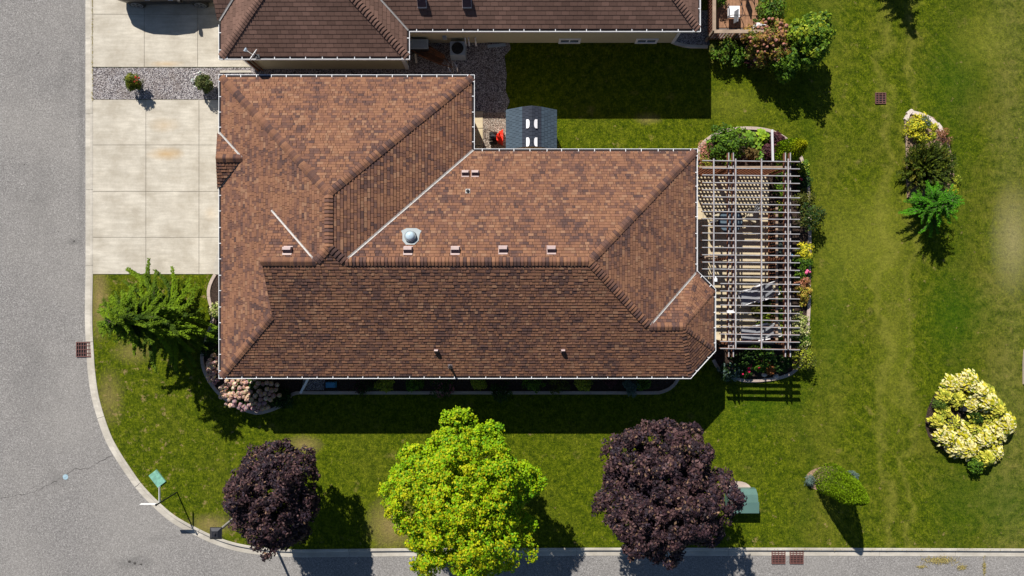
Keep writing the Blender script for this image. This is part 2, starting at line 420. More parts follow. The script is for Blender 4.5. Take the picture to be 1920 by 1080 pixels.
flat('lawn', lawn_path+[P(6000, -4000)], 0, M['lawn'])
flat('road', [(-60, 110), (-60, -60), (120, -60), (120, -9)]+[(p[0]-.05, p[1]-.05) for p in lawn_path[::-1]], -.105, M['asphalt'])
mb = MB()
kp = resample(lawn_path[1:-1], 3.0)
prof = [(0.0, -.06), (0.0, .014), (-.015, .02), (-.10, .018), (-.125, .0), (-.15, -.075), (-.175, -.088), (-.375, -.094), (-.385, -.10), (-.385, -.2)]
# kerb laid in lengths of about three metres with a joint between
full = [p for p in lawn_path[1:-1]]
def cut_path(path, step, gap):
    segs = []; pts = resample(path, .25); n = int(step/.25); i = 0
    while i < len(pts)-1:
        s_ = pts[i:i+n+1]
        if len(s_) > 1:
            e0, e1 = Vector(s_[-2]), Vector(s_[-1]); d = (e1-e0).normalized()
            s_ = s_[:-1]+[tuple(e1-d*gap)]
            segs.append(s_)
        i += n
    return segs
bigpath = [P(174, -500)]+full[1:-1]+[P(2600, 1031)]
for sg in cut_path(bigpath, 3.25, .014): sweep(mb, sg, prof)
tag(mb.build('kerb', M['kerb']), kind='structure')
mb = MB(); sweep(mb, bigpath, [(-.005, -.05), (-.15, -.11), (-.38, -.125)]); tag(mb.build('kerb_joint', M['joint']), kind='structure')

def slabs(name, xs, ys, z, mat):
    mb = MB(); g_ = .36
    for i in range(len(xs)-1):
        for j in range(len(ys)-1):
            a = P(xs[i]+(g_/2), ys[j]+g_/2); b = P(xs[i+1]-g_/2, ys[j+1]-g_/2)
            mb.box(((a[0]+b[0])/2, (a[1]+b[1])/2, z/2-.04), (b[0]-a[0], a[1]-b[1], z+.08), taper=.004)
    a = P(xs[0], ys[0]); b = P(xs[-1], ys[-1])
    mb.add([(a[0], b[1], .004), (b[0], b[1], .004), (b[0], a[1], .004), (a[0], a[1], .004)], [(0, 1, 2, 3)], 1)
    return tag(mb.build(name, [mat, M['joint']]), kind='structure')
slabs('driveway', [174.5, 274, 373.5, 481], [187, 272, 359, 445, 514], .022, M['drive'])
slabs('driveway', [174.5, 271, 371, 478], [-200, -120, -60, 27, 126], .022, M['drive'])
flat('gravel_strip', [P(174.5, 127), P(481, 127), P(481, 186.5), P(174.5, 186.5)], .012, M['gravel'])
flat('gravel_yard', [P(*p) for p in [(470, 127), (500, 129), (760, 128), (765, 80), (955, 80), (958, 92), (946, 105), (950, 140), (948, 170), (956, 190), (948, 210), (948, 330), (870, 330), (870, 205), (480, 205)]], .010, M['gravel'])
flat('pale_gravel', [P(905, 211), P(950, 211), P(950, 320), P(905, 320)], .014, M['peagravel'])
mb = MB()
for x0, x1, y0, y1 in ((876, 905.5, 209, 240.5), (876, 905.5, 241.3, 273), (876, 905.5, 274, 300)):
    a = P(x0, y1); b = P(x1, y0); mb.box(((a[0]+b[0])/2, (a[1]+b[1])/2, .02), (b[0]-a[0], b[1]-a[1], .045), taper=.005)
tag(mb.build('path', M['patio']), kind='structure')
mb = MB(); a = P(474, 134)
mb.prism([P(413, 132.8), P(470, 132.2), P(473, 136.5), P(413, 137)], 0, .05); tag(mb.build('path', M['kerb']), kind='structure')
mb = MB(); mb.prism([P(402, 514.6), P(401, 500), P(404, 488), P(409, 470), P(440, 470), P(440, 514.6)], 0.0, .045); tag(mb.build('path', M['kerb']), kind='structure')

# pavement crack in the road
mb = MB()
def crack(pts, w0):
    pts = resample(smooth_path([P(*p) for p in pts], 4), .09)
    pts = [(p[0]+rnd.gauss(0, .016), p[1]+rnd.gauss(0, .022)) for p in pts]
    ws = [w0*rnd.uniform(.15, 1.0)/2 for p in pts]
    for i in range(len(pts)-1):
        a, b = pts[i], pts[i+1]; wa, wb = ws[i], ws[i+1]
        mb.add([(a[0], a[1]-wa, -.1005), (b[0], b[1]-wb, -.1005), (b[0], b[1]+wb, -.1005), (a[0], a[1]+wa, -.1005)], [(0, 1, 2, 3)])
crack([(-20, 940), (0, 936), (22, 931), (50, 927), (75, 917), (100, 903), (118, 893), (133, 884), (143, 880), (160, 881), (175, 873), (190, 863), (208, 856)], .030)
crack([(55, 917), (70, 908), (85, 900)], .012)
crack([(133, 891), (150, 887)], .012)
crack([(55, 933), (75, 930), (100, 924)], .010)
tag(mb.build('road_crack', M['crack']), kind='structure')
mb = MB(); crack([(1848, 1046), (1847, 1060), (1848, 1085)], .06)
tag(mb.build('road_joint', M['mulch']), kind='structure')
mb = MB()
for px, py, r in ((68, 98, 3), (70, 97, 2), (64, 179, 2), (52, 376, 2.4), (55, 375, 2), (136, 452, 4), (106, 434, 2.5), (42, 308, 3), (240, 1055, 6), (250, 1058, 6), (262, 1060, 5), (72, 178, 2)):
    X, Y = P(px, py); n = 9
    mb.add([(X+math.cos(t)*r*S*rnd.uniform(.3, .7), Y+math.sin(t)*r*S*rnd.uniform(.2, .5), -.1) for t in [2*math.pi*k/n for k in range(n)]], [tuple(range(n))])
tag(mb.build('road_stain', M['crack']), kind='structure')

# ------------------------------------------------------------ roofs
EH = 2.67
def clip(poly, ax, val, keep_gt):
    out = []; n = len(poly)
    for i in range(n):
        a, b = poly[i], poly[(i+1) % n]
        ia = (a[ax] >= val) if keep_gt else (a[ax] <= val); ib = (b[ax] >= val) if keep_gt else (b[ax] <= val)
        if ia: out.append(a)
        if ia != ib:
            t = (val-a[ax])/(b[ax]-a[ax]); q = [a[0]+(b[0]-a[0])*t, a[1]+(b[1]-a[1])*t]; q[ax] = val; out.append(tuple(q))
    return out
class Plane:
    def __init__(s, e0, e1, inside, m=None, apex=None):     # eave line e0-e1 (ground px), a point inside
        s.o = Vector(G(*e0)); e = Vector(G(*e1)); s.a = (e-s.o).normalized(); s.n = Vector((-s.a.y, s.a.x))
        ins = Vector(G(*inside))
        if (ins-s.o).dot(s.n) < 0: s.n = -s.n
        if apex: p, rise = apex; m = rise*S/(Vector(G(*p))-s.o).dot(s.n)
        s.m = m
    def z(s, x, y): return EH + s.m*((x-s.o.x)*s.n.x+(y-s.o.y)*s.n.y)
    def sd(s, x, y): return ((x-s.o.x)*s.a.x+(y-s.o.y)*s.a.y, (x-s.o.x)*s.n.x+(y-s.o.y)*s.n.y)
    def xy(s, a, d): return (s.o.x+s.a.x*a+s.n.x*d, s.o.y+s.a.y*a+s.n.y*d)

ARCH = [(.222, .110, .063), (.198, .096, .057), (.170, .083, .053), (.134, .068, .049), (.110, .059, .046), (.082, .047, .041), (.238, .129, .078)]
def vnoise(x, y, sc, seed=0):
    x = x*sc+seed*17.3; y = y*sc+seed*7.1; xi, yi = math.floor(x), math.floor(y); fx, fy = x-xi, y-yi
    def h(i, j):
        n = math.sin(i*127.1+j*311.7+seed*74.7)*43758.5453; return n-math.floor(n)
    fx = fx*fx*(3-2*fx); fy = fy*fy*(3-2*fy)
    return (h(xi, yi)*(1-fx)+h(xi+1, yi)*fx)*(1-fy)+(h(xi, yi+1)*(1-fx)+h(xi+1, yi+1)*fx)*fy
def shingle(mb, pl, poly_px, e, style, lift=0.0, d0=.10):
    poly = [pl.sd(*G(*p)) for p in poly_px]
    # underlay
    mb.add([(*pl.xy(a, d), EH+pl.m*d-.012+lift) for a, d in clip(poly, 1, d0*.6, True)], [tuple(range(len(clip(poly, 1, d0*.6, True))))], 1, (.1, .1, .1))
    dmax = max(p[1] for p in poly); k = 0; d = d0
    while d < dmax:
        d2 = min(d+e, dmax+.001)
        row = clip(clip(poly, 1, d, True), 1, d2, False)
        if len(row) >= 3:
            s0, s1 = min(p[0] for p in row), max(p[0] for p in row)
            if style == 'arch':
                s = math.floor(s0/2)*2 - rnd.uniform(0, .5)
            else:
                s = math.floor(s0/.61)*.61 + ((k % 2)*.15) - .61
            while s < s1:
                wdt = rnd.choice((.09, .12, .14, .17, .21)) if style == 'arch' else .302
                if s+wdt > s0:
                    q = clip(clip(clip(row, 0, s, True), 0, s+wdt-(rnd.choice((0, .010, .014)) if style == 'arch' else .010), False), 1, d+(.011 if style == 'arch' else .007), True)
                    if len(q) >= 3:
                        cx, cy = pl.xy(s, d)
                        if style == 'arch':
                            t = rnd.random()*.62 + (1-vnoise(s, d, 1.6, 3))*.38 + (vnoise(s, d, 5, 5)-.5)*.35
                            ci = 0 if t < .24 else 1 if t < .42 else 6 if t < .48 else 2 if t < .60 else 3 if t < .73 else 4 if t < .86 else 5
                            if vnoise(s, d, .6, 9) > .55 and ci > 3 and rnd.random() < .3: ci = 2
                            col = ARCH[ci]; th = rnd.choice((.012, .014, .024, .027))
                        else:
                            f = rnd.uniform(.8, 1.12)*(.85+.3*vnoise(s, d, .7, 2)); col = (.150*f, .087*f, .066*f); th = .010
                        f = rnd.uniform(.92, 1.08); col = tuple(c*f for c in col)
                        n = len(q); vs = []
                        for a, dd in q:
                            x, y = pl.xy(a, dd); zz = EH+pl.m*dd+lift
                            vs.append((x, y, zz+th*(1-(dd-d)/e)+.003))
                        for a, dd in q:
                            x, y = pl.xy(a, dd); vs.append((x, y, EH+pl.m*dd+lift-.008))
                        top = tuple(range(n))
                        # orient upwards
                        ar = sum(vs[i][0]*vs[(i+1) % n][1]-vs[(i+1) % n][0]*vs[i][1] for i in range(n))
                        if ar < 0: top = top[::-1]
                        mb.add(vs, [top]+[(i, (i+1) % n, n+(i+1) % n, n+i) for i in range(n)], 0, col)
                s += wdt
        d += e; k += 1
def caps(mb, A, B, p1, p2, style='arch', w_=.15, ex=.125, lift=0.0, convex=True):
    """overlapping cap shingles from the low end A to the high end B (ground px)"""
    a = Vector(G(*A)); b = Vector(G(*B)); L = (b-a).length; d = (b-a).normalized(); r = Vector((-d.y, d.x)); n = max(1, int(L/ex))
    st = L/n; prev = None
    f = (lambda x, y: min(p1.z(x, y), p2.z(x, y))) if convex else (lambda x, y: max(p1.z(x, y), p2.z(x, y)))
    for i in range(n):
        if style == 'arch':
            c = rnd.choice(ARCH[:6]); f_ = rnd.uniform(.85, 1.1); c = tuple(x*f_ for x in c)
        else:
            f_ = rnd.uniform(.8, 1.1); c = (.148*f_, .085*f_, .065*f_)
        rows = []
        for t, th in ((i*st+.006, .052), (i*st+st*.3, .046), ((i+1)*st+.006, .016)):
            q = a+d*t; row = []
            for o in (-w_, -w_*.5, -.03, 0, .03, w_*.5, w_):
                x, y = q+r*o; z = f(x, y)
                if abs(o) < .01: z -= .012
                row.append((x, y, z+th+lift))
            rows.append(row)
        low = [(v[0]-d.x*.02, v[1]-d.y*.02, v[2]-.05) for v in rows[0]]
        vs = low+rows[0]+rows[1]+rows[2]; fs = []
        for j in (1, 2):
            for q in range(6): fs.append((j*7+q, j*7+q+1, j*7+8+q, j*7+7+q))
        base = [(v[0], v[1], v[2]-.05) for v in rows[2]]
        vs += base
        fs += [(7, 14, 0), (14, 21, 28, 0), (13, 6, 20), (20, 6, 34, 27)]
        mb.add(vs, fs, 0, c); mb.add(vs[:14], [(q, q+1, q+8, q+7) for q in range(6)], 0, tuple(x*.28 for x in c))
def valley(mb, A, B, p1, p2, w1=.07, w2=.07, z0=.024):
    a = Vector(G(*A)); b = Vector(G(*B)); d = (b-a).normalized(); r = Vector((-d.y, d.x)); n = 24; rows = []
    for i in range(n+1):
        q = a.lerp(b, i/n); row = []
        for o in (-w1, 0, w2):
            x, y = q+r*o; z = max(p1.z(x, y), p2.z(x, y)) + z0
            row.append((x, y, z))
        rows.append(row)
    for i in range(n):
        for j in range(2): mb.add([rows[i][j], rows[i+1][j], rows[i+1][j+1], rows[i][j+1]], [(0, 1, 2, 3)])
        for j in (0, 2): mb.add([rows[i][j], rows[i+1][j], (rows[i+1][j][0], rows[i+1][j][1], rows[i+1][j][2]-.04), (rows[i][j][0], rows[i][j][1], rows[i][j][2]-.04)], [(0, 1, 2, 3)])
def gutter(name, path_px, parent, inside_left=True, seed=0):
    """eave trough along the outer eave line, roof on the left of travel"""
    mb = MB(); path = [G(*p) for p in path_px]; z = EH+.045; w_ = .115
    if not inside_left: path = path[::-1]
    sweep(mb, path, [(0, z-.12), (-.003, z-.02), (0, z), (.016, z), (.016, z-.105), (w_, z-.105), (w_, z+.01), (w_+.012, z+.012)], mis=[0, 0, 0, 0, 1, 1, 0])
    sweep(mb, path, [(w_+.004, z-.105), (w_+.004, z-.16)])
    for a, b in zip(path, path[1:]):
        a = Vector(a); b = Vector(b); L = (b-a).length; d = (b-a).normalized(); n_ = Vector((-d.y, d.x)); k = max(1, round(L/.6))
        for i in range(k):
            q = a+d*(L*(i+.5)/k+rnd.uniform(-.03, .03)); q2 = q+n_*(w_+.004); q1 = q+n_*.004
            mb.bar((q1.x, q1.y, z-.001), (q2.x, q2.y, z+.003), .024, .012)
    return mb.build(name, [M['white'], M['gutin']], parent)
def walls(path_px, parent, mat, z1=2.56):
    mb = MB(); path = [G(*p) for p in path_px]; n = len(path)
    ar = sum(path[i][0]*path[(i+1) % n][1]-path[(i+1) % n][0]*path[i][1] for i in range(n))
    if ar < 0: path = path[::-1]
    for i in range(n):
        a, b = path[i], path[(i+1) % n]
        # clapboard courses: each 12 cm board leans out a little at its foot
        L = math.dist(a, b); nx, ny = (b[1]-a[1])/L, -(b[0]-a[0])/L; z = -.1
        while z < z1:
            z2 = min(z+.12, z1); o = .012
            mb.add([(a[0]+nx*o, a[1]+ny*o, z), (b[0]+nx*o, b[1]+ny*o, z), (b[0], b[1], z2), (a[0], a[1], z2)], [(0, 1, 2, 3)])
            mb.add([(a[0]+nx*o, a[1]+ny*o, z), (b[0]+nx*o, b[1]+ny*o, z), (b[0], b[1], z), (a[0], a[1], z)], [(3, 2, 1, 0)])
            z = z2
    return mb.build('wall', mat, parent)
def wall_window(parent, c, along, width, z0, z1, out):
    """window in a wall: c ground px point on the wall, along/out unit px vectors"""
    f = MB(); x, y = G(*c); ax, ay = along[0], -along[1]; ox, oy = out[0], -out[1]
    def bx(s0, s1, za, zb, o0, o1, mb_):
        p = [(x+ax*s+ox*o, y+ay*s+oy*o) for s, o in ((s0, o0), (s1, o0), (s1, o1), (s0, o1))]
        mb_.prism(p, za, zb)
    h = width/2; t = .09
    bx(-h-t, h+t, z0-t, z0, .005, .06, f); bx(-h-t, h+t, z1, z1+t, .005, .05, f)
    bx(-h-t, -h, z0, z1, .005, .05, f); bx(h, h+t, z0, z1, .005, .05, f); bx(-.025, .025, z0, z1, .006, .03, f)
    fr = f.build('window', M['white'], parent)
    g = MB(); bx(-h, -.026, z0, z1, .004, .018, g); bx(.026, h, z0, z1, .004, .018, g)
    g.build('pane', M['glass'], fr)
    return fr

def vent_box(parent, px, py, pl, w_=.34, h_=.14, mat='vent', n=None):
    """low box vent on a roof plane; hood slopes with the roof"""
    z = EH+.5
    for _ in range(6):
        x, y = P(px, py, z); z = pl.z(x, y)+h_
    x, y = P(px, py, z)
    a, d = pl.a, -pl.n          # down-slope
    mb = MB(); zb = pl.z(x, y)
    def pt(s, t, hh): xx = x+a.x*s+d.x*t; yy = y+a.y*s+d.y*t; return (xx, yy, pl.z(xx, yy)+hh)
    def wpt(s, q, z_): return (x+s, y+q, z_)        # hood: level top, long sloped back to the south
    k = w_/2; zt = zb+h_+.03; g0 = min(pl.z(x, y-k), pl.z(x, y+k))-.05; kp = k*1.04
    mb.add([(x+a_, y+b_, pl.z(x+a_, y+b_)+.028) for a_, b_ in ((-kp, -kp*.9), (kp, -kp*.9), (kp, kp*1.1), (-kp, kp*1.1))], [(0, 1, 2, 3)], 1)
    vs = [wpt(-k, k, g0), wpt(k, k, g0), wpt(k*.95, k*.9, zt-.02), wpt(-k*.95, k*.9, zt-.02), wpt(k*.9, k*.22, zt), wpt(-k*.9, k*.22, zt), wpt(k*.92, -k*.95, zb+.03), wpt(-k*.92, -k*.95, zb+.03), wpt(k*.92, -k*.95, g0), wpt(-k*.92, -k*.95, g0)]
    mb.add(vs, [(0, 3, 2, 1), (3, 5, 4, 2), (7, 9, 8, 6), (1, 2, 4, 6, 8), (0, 9, 7, 5, 3)]); mb.add([vs[5], vs[7], vs[6], vs[4]], [(0, 1, 2, 3)], 2)  # sloped back gets its shade from the dark material
    return mb.build('roof_vent', [M[mat], M['vent'], M['ventshade']], parent)
def vent_pipe(parent, px, py, pl, r=.05, h_=.3, bent=False, plate='flash'):
    z = 3.2
    for _ in range(6):
        x, y = P(px, py, z); z = pl.z(x, y)+.05
    x, y = P(px, py, z); zb = pl.z(x, y); mb = MB()
    def pt(s, t, hh): xx = x+pl.a.x*s+pl.n.x*t; yy = y+pl.a.y*s+pl.n.y*t; return (xx, yy, pl.z(xx, yy)+hh)
    mb.add([pt(-.085, -.09, .028), pt(.085, -.09, .028), pt(.085, .09, .028), pt(-.085, .09, .028)], [(0, 1, 2, 3)], 1)
    mb.tube([(x, y, zb-.1), (x, y, zb+.08), (x, y, zb+.09), (x, y, zb+h_)], [r*1.7, r*1.4, r, r], 12, 0)
    return mb.build('vent_pipe', [M['black'], M[plate]], parent)

# --- the brown house in the middle
Hs = empty('house', (*G(-90, -20), 0), 'wide house with a mottled brown shingle hip roof, white gutters and a pale driveway', 'house')
m_ = .54
plN = Plane((-499, -363), (-63.6, -363), (-281, -145), m_)
plE = Plane((-63.6, -363), (-63.6, -237), (-281, -145), m_)
plNm = Plane((-63.6, -237), (316, -237), (100, -41), m_)
plEm = Plane((316, -237), (316, -29), (120, -41), m_)
plS = Plane((-499, 154.4), (304, 154.4), (0, 0), m_)
plW = Plane((-499, -363), (-499, 154.4), (-281, -100), m_)
Pk = (279, 62.7); rise = m_*91.7
bN = Plane((316, -29), (400, -29), (280, 60), m_)
bNE = Plane((316, -29), (347, 2), Pk, apex=(Pk, rise)); bE = Plane((347, 2), (347, 107), Pk, apex=(Pk, rise)); bSE = Plane((347, 107), (304, 154.4), Pk, apex=(Pk, rise))
dgN = Plane((-520, -266), (-447, -266), (-480, -216), .56); dgS = Plane((-520, -166), (-447, -166), (-480, -216), .56)
mb = MB(); e = .107
shingle(mb, plN, [(-499, -363), (-63.6, -363), (-281.3, -145.3)], e, 'arch')
shingle(mb, plE, [(-63.6, -363), (-281.3, -145.3), (-281.3, -63.3), (-259.3, -41.3), (-63.6, -237)], e, 'arch')
shingle(mb, plNm, [(-63.6, -237), (-259.3, -41.3), (120.3, -41.3), (316, -237)], e, 'arch')
shingle(mb, plEm, [(316, -237), (120.3, -41.3), (224.3, 62.7), (316, -29)], e, 'arch')
shingle(mb, bN, [(316, -29), (224.3, 62.7), Pk], e, 'arch', d0=.0)
shingle(mb, bNE, [(316, -29), (347, 2), Pk], e, 'arch')
shingle(mb, bE, [(347, 2), (347, 107), Pk], e, 'arch')
shingle(mb, bSE, [(347, 107), (304, 154.4), Pk], e, 'arch')
shingle(mb, plS, [(-499, 154.4), (304, 154.4), Pk, (224.3, 62.7), (120.3, -41.3), (-259.3, -41.3), (-281.3, -63.3), (-303.3, -41.3), (-388, -41.3), (-388, 43.4)], e, 'arch')
shingle(mb, plNm, [(-388, -41.3), (-303.3, -41.3), (-388, -126)], e, 'arch')
shingle(mb, plW, [(-499, 154.4), (-388, 43.4), (-379, 34.4), (-379, -117), (-388, -126), (-303.3, -41.3), (-281.3, -63.3), (-281.3, -145.3), (-499, -363)], e, 'arch')
shingle(mb, dgN, [(-501, -264), (-492, -216), (-445, -216)], e, 'arch', .03, d0=0)
shingle(mb, dgS, [(-501, -168), (-492, -216), (-445, -216)], e, 'arch', .03, d0=0)
# soffit and gable triangles close the roof from below
eave = [(-499, -363), (-63.6, -363), (-63.6, -237), (316, -237), (316, -29), (347, 2), (347, 107), (304, 154.4), (-499, 154.4)]
ins = [(-495, -359), (-68, -359), (-68, -233), (312, -233), (312, -27), (343, 4), (343, 105), (302, 150), (-495, 150)]
mb.prism([G(*p) for p in ins], 2.50, 2.56, 2)
xg = -380; zg = [G(xg, 36), G(xg, -41.3), G(xg, -119)]
mb.add([(zg[0][0], zg[0][1], plW.z(*zg[0])-.02), (zg[1][0], zg[1][1], plS.z(*zg[1])-.03), (zg[2][0], zg[2][1], plW.z(*zg[2])-.02)], [(0, 1, 2)], 2)
xg = -497.5; q0, q1, q2 = G(xg, -170), G(-488, -216), G(xg, -262)
mb.add([(*q0, EH-.03), (*q1, dgN.z(*q1)+.0), (*q2, EH-.03)], [(0, 1, 2)], 2)
roof = mb.build('roof', [M['shingle'], M['underlay'], M['white']], Hs)
mb = MB()
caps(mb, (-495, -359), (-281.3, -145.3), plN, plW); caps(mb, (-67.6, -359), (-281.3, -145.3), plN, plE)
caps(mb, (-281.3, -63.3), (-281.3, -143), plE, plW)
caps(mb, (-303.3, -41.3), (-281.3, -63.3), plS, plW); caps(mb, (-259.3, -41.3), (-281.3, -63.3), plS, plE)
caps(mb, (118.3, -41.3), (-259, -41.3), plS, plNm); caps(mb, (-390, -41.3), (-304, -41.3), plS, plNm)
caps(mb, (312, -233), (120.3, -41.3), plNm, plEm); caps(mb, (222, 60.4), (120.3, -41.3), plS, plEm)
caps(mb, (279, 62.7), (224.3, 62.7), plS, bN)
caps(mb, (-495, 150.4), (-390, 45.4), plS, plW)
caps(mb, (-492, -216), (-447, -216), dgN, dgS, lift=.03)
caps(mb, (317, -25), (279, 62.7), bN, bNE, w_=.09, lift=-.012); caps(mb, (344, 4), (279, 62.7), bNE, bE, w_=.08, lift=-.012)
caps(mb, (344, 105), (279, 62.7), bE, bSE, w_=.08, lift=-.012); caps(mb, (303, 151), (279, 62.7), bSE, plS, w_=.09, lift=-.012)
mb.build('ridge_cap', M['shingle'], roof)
for q in (((-66, -234.6), (-258, -42.6), plE, plNm, .045, .04), ((-388, -126), (-305, -43), plW, plNm, .045, .025), ((313, -26), (226, 61), plEm, bN, .045, .03),
          ((-497, -264), (-449, -217), plW, dgN, .03, .04, .05), ((-497, -168), (-449, -215), plW, dgS, .02, .02, .04)):
    mb = MB(); valley(mb, *q); mb.build('valley_flashing', M['darkmetal' if q[3] is dgS else 'flash'], roof)
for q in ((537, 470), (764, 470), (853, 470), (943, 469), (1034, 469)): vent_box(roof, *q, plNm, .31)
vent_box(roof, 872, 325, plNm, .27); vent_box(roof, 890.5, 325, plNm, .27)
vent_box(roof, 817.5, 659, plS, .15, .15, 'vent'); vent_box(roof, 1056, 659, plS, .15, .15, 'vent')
vent_pipe(roof, 877, 358, plNm, .045, .12); vent_pipe(roof, 844, 687, plS, .045, .34, plate='vent')
# tubular skylight
x, y = P(775, 446, 4.0); zb = plNm.z(x, y); mb = MB()
def pt(s, t, hh): return (x+s, y-t, plNm.z(x+s, y-t)+hh)
n = 24; ring = [(math.cos(2*math.pi*k/n)*.29, math.sin(2*math.pi*k/n)*.29+.0) for k in range(n)]
ring = [(a*1.0, (b if b < 0 else b*.95)) for a, b in ring]
mb.add([pt(-.37, -.22, .03), pt(-.18, -.32, .03), pt(.18, -.32, .03), pt(.37, -.22, .03), pt(.31, -.10, .032), pt(.29, .15, .032), pt(.15, .30, .034), pt(-.15, .30, .034), pt(-.29, .15, .032), pt(-.31, -.1, .032)], [tuple(range(10))])
for r_, z_ in (((.225, .20), (.0, .22)),):
    mb.tube([(x, y, zb-.1), (x, y, zb+.22), (x, y, zb+.235)], [.215, .205, .195], 28, 0)
M['dullwhite'] = simple('dull_white', (.24, .27, .28), .6, .1); tb = mb.build('skylight', [M['dullwhite']], roof)
mb = MB(); vs = []; fs = []; n = 28
for j in range(6):
    t = j/5*math.pi/2
    for k in range(n): vs.append((x+math.cos(2*math.pi*k/n)*.17*math.cos(t*.98), y+math.sin(2*math.pi*k/n)*.17*math.cos(t*.98), zb+.23+.12*math.sin(t)))
for j in range(5):
    for k in range(n): fs.append((j*n+k, j*n+(k+1) % n, (j+1)*n+(k+1) % n, (j+1)*n+k))
mb.add(vs, fs); M['dome'] = simple('acrylic_dome', (.42, .52, .58), .12, .1); mb.build('skylight_dome', M['dome'], roof, smooth=True)
gutter('gutter', [(-499, -172), (-499, 154.4), (304, 154.4), (347, 107), (347, 2), (316, -29), (316, -237), (-63.6, -237), (-63.6, -363), (-499, -363), (-499, -262)], Hs)
wp = [(-479, -343), (-84, -343), (-84, -217), (296, -217), (296, -21), (327, 10), (327, 99), (292, 134), (-479, 134)]
walls(wp, Hs, M['brick'])
# garage door, front door and windows
mb = MB(); X, Y0 = G(-479.6, -330); Y1 = G(0, -110)[1]
for i in range(4): mb.box((X-.015, (Y0+Y1)/2, .3+i*.535), (.05, abs(Y1-Y0), .525))
mb.build('garage_door', M['white'], Hs)
for c, al, wd, z0, z1, ou in (((-479, 20), (0, 1), 1.5, .8, 2.2, (-1, 0)), ((-200, 134), (1, 0), 1.2, .9, 2.1, (0, 1)), ((60, 134), (1, 0), 1.4, .9, 2.1, (0, 1)),
                              ((200, 134), (1, 0), 1.0, .9, 2.1, (0, 1)), ((296, -120), (0, 1), 2.0, .1, 2.1, (1, 0)), ((327, 55), (0, 1), 1.2, .9, 2.1, (1, 0)), ((150, -217), (1, 0), 1.2, .9, 2.1, (0, -1))):
    wall_window(Hs, c, al, wd, z0, z1, ou)
# downspout crossing to the lawn at the south side
mb = MB(); mb.bar(P3(577, 712, .5), P3(563.5, 737, .06), .09, .06); mb.bar(P3(579, 700, 2.4), P3(577, 712, .5), .08, .06)
mb.build('downspout', M['white'], Hs)

# --- neighbour's house to the north
Hn = empty('house', (*G(-90, -620), 0), "neighbour's plain dark brown shingled house with beige siding across the north edge", 'house')
nW = Plane((-499, -389), (-499, -826), (-300, -600), m_); nSw = Plane((-499, -389), (-174, -389), (-336, -500), m_); nEw = Plane((-174, -389), (-174, -436), (-336, -500), m_)
nS = Plane((-174, -436), (321, -436), (0, -600), m_); nE = Plane((321, -436), (321, -826), (0, -631), m_); nN = Plane((-499, -826), (321, -826), (0, -631), m_)
gS = Plane((-520, -452), (-447, -452), (-480, -504), .56); gN = Plane((-520, -556), (-447, -556), (-480, -504), .56)
mb = MB(); e = .1436
shingle(mb, nSw, [(-499, -389), (-174, -389), (-336.5, -551.5)], e, 'tab')
shingle(mb, nEw, [(-174, -389), (-336.5, -551.5), (-336.5, -598.5), (-174, -436)], e, 'tab')
shingle(mb, nW, [(-499, -389), (-336.5, -551.5), (-336.5, -598.5), (-304, -631), (-499, -826)], e, 'tab')
shingle(mb, nS, [(-174, -436), (-336.5, -598.5), (-304, -631), (126, -631), (321, -436)], e, 'tab')
shingle(mb, nE, [(321, -436), (126, -631), (321, -826)], e, 'tab')
shingle(mb, nN, [(321, -826), (126, -631), (-304, -631), (-499, -826)], .6, 'tab')
shingle(mb, gS, [(-501, -454), (-501, -504), (-447, -504)], e, 'tab', .03, d0=0)
shingle(mb, gN, [(-501, -554), (-501, -504), (-447, -504)], e, 'tab', .03, d0=0)
mb.prism([G(*p) for p in [(-495, -393), (-178, -393), (-178, -440), (317, -440), (317, -822), (-495, -822)]], 2.50, 2.56, 2)
rn = mb.build('roof', [M['shingle'], M['underlay'], M['white']], Hn)
mb = MB()
caps(mb, (-495, -393), (-336.5, -551.5), nSw, nW, 'tab'); caps(mb, (-178, -393), (-336.5, -551.5), nSw, nEw, 'tab'); caps(mb, (317, -440), (126, -631), nS, nE, 'tab')
caps(mb, (-501, -504), (-449, -504), gS, gN, 'tab', lift=.03); caps(mb, (-336.5, -553), (-336.5, -600), nW, nEw, 'tab'); caps(mb, (-302, -631), (126, -631), nS, nN, 'tab')
mb.build('ridge_cap', M['shingle'], rn)
for q in (((-176, -438), (-335, -597), nEw, nS, .03, .035), ((-497, -454), (-449, -503), nW, gS, .035, .03, .05)):
    mb = MB(); valley(mb, *q); mb.build('valley_flashing', M['flash'], rn)
M['ventgrey'] = simple('vent_grey', (.30, .36, .42), .5, .1)
vent_box(rn, 790, 1, nS, .36, .22, 'ventgrey'); vent_box(rn, 875, 1, nS, .36, .22, 'ventgrey')
gutter('gutter', [(-499, -448), (-499, -389), (-174, -389), (-174, -436), (321, -436), (321, -826)], Hn)
walls([(-482, -411), (-195, -411), (-195, -460), (302, -460), (302, -800), (-482, -800)], Hn, M['siding'])
wall_window(Hn, (-26, -460), (1, 0), .62, 1.5, 2.15, (0, 1))
wall_window(Hn, (107, -460), (1, 0), .75, .12, .42, (0, 1)); wall_window(Hn, (250, -460), (1, 0), .75, .12, .42, (0, 1))
for (u, v, ax, ay) in ((-482, -411, 1, 1), (-195, -411, -1, 1), (302, -460, -1, 1)):
    mb = MB(); X, Y = G(u, v); mb.box((X+ax*.03, Y-.028, 1.25), (.12, .03, 2.5)); mb.box((X-ax*.028, Y+.04, 1.25), (.03, .12, 2.498)); mb.build('corner_trim', M['white'], Hn)
mb = MB(); a = G(-474, -409)
mb.box((a[0], a[1]-.055, 1.25), (.08, .07, 2.4)); mb.box((a[0]+.2, a[1]-.05, 1.3), (.05, .05, 2.4)); mb.build('downspout', M['brownwood'], Hn)
mb = MB()
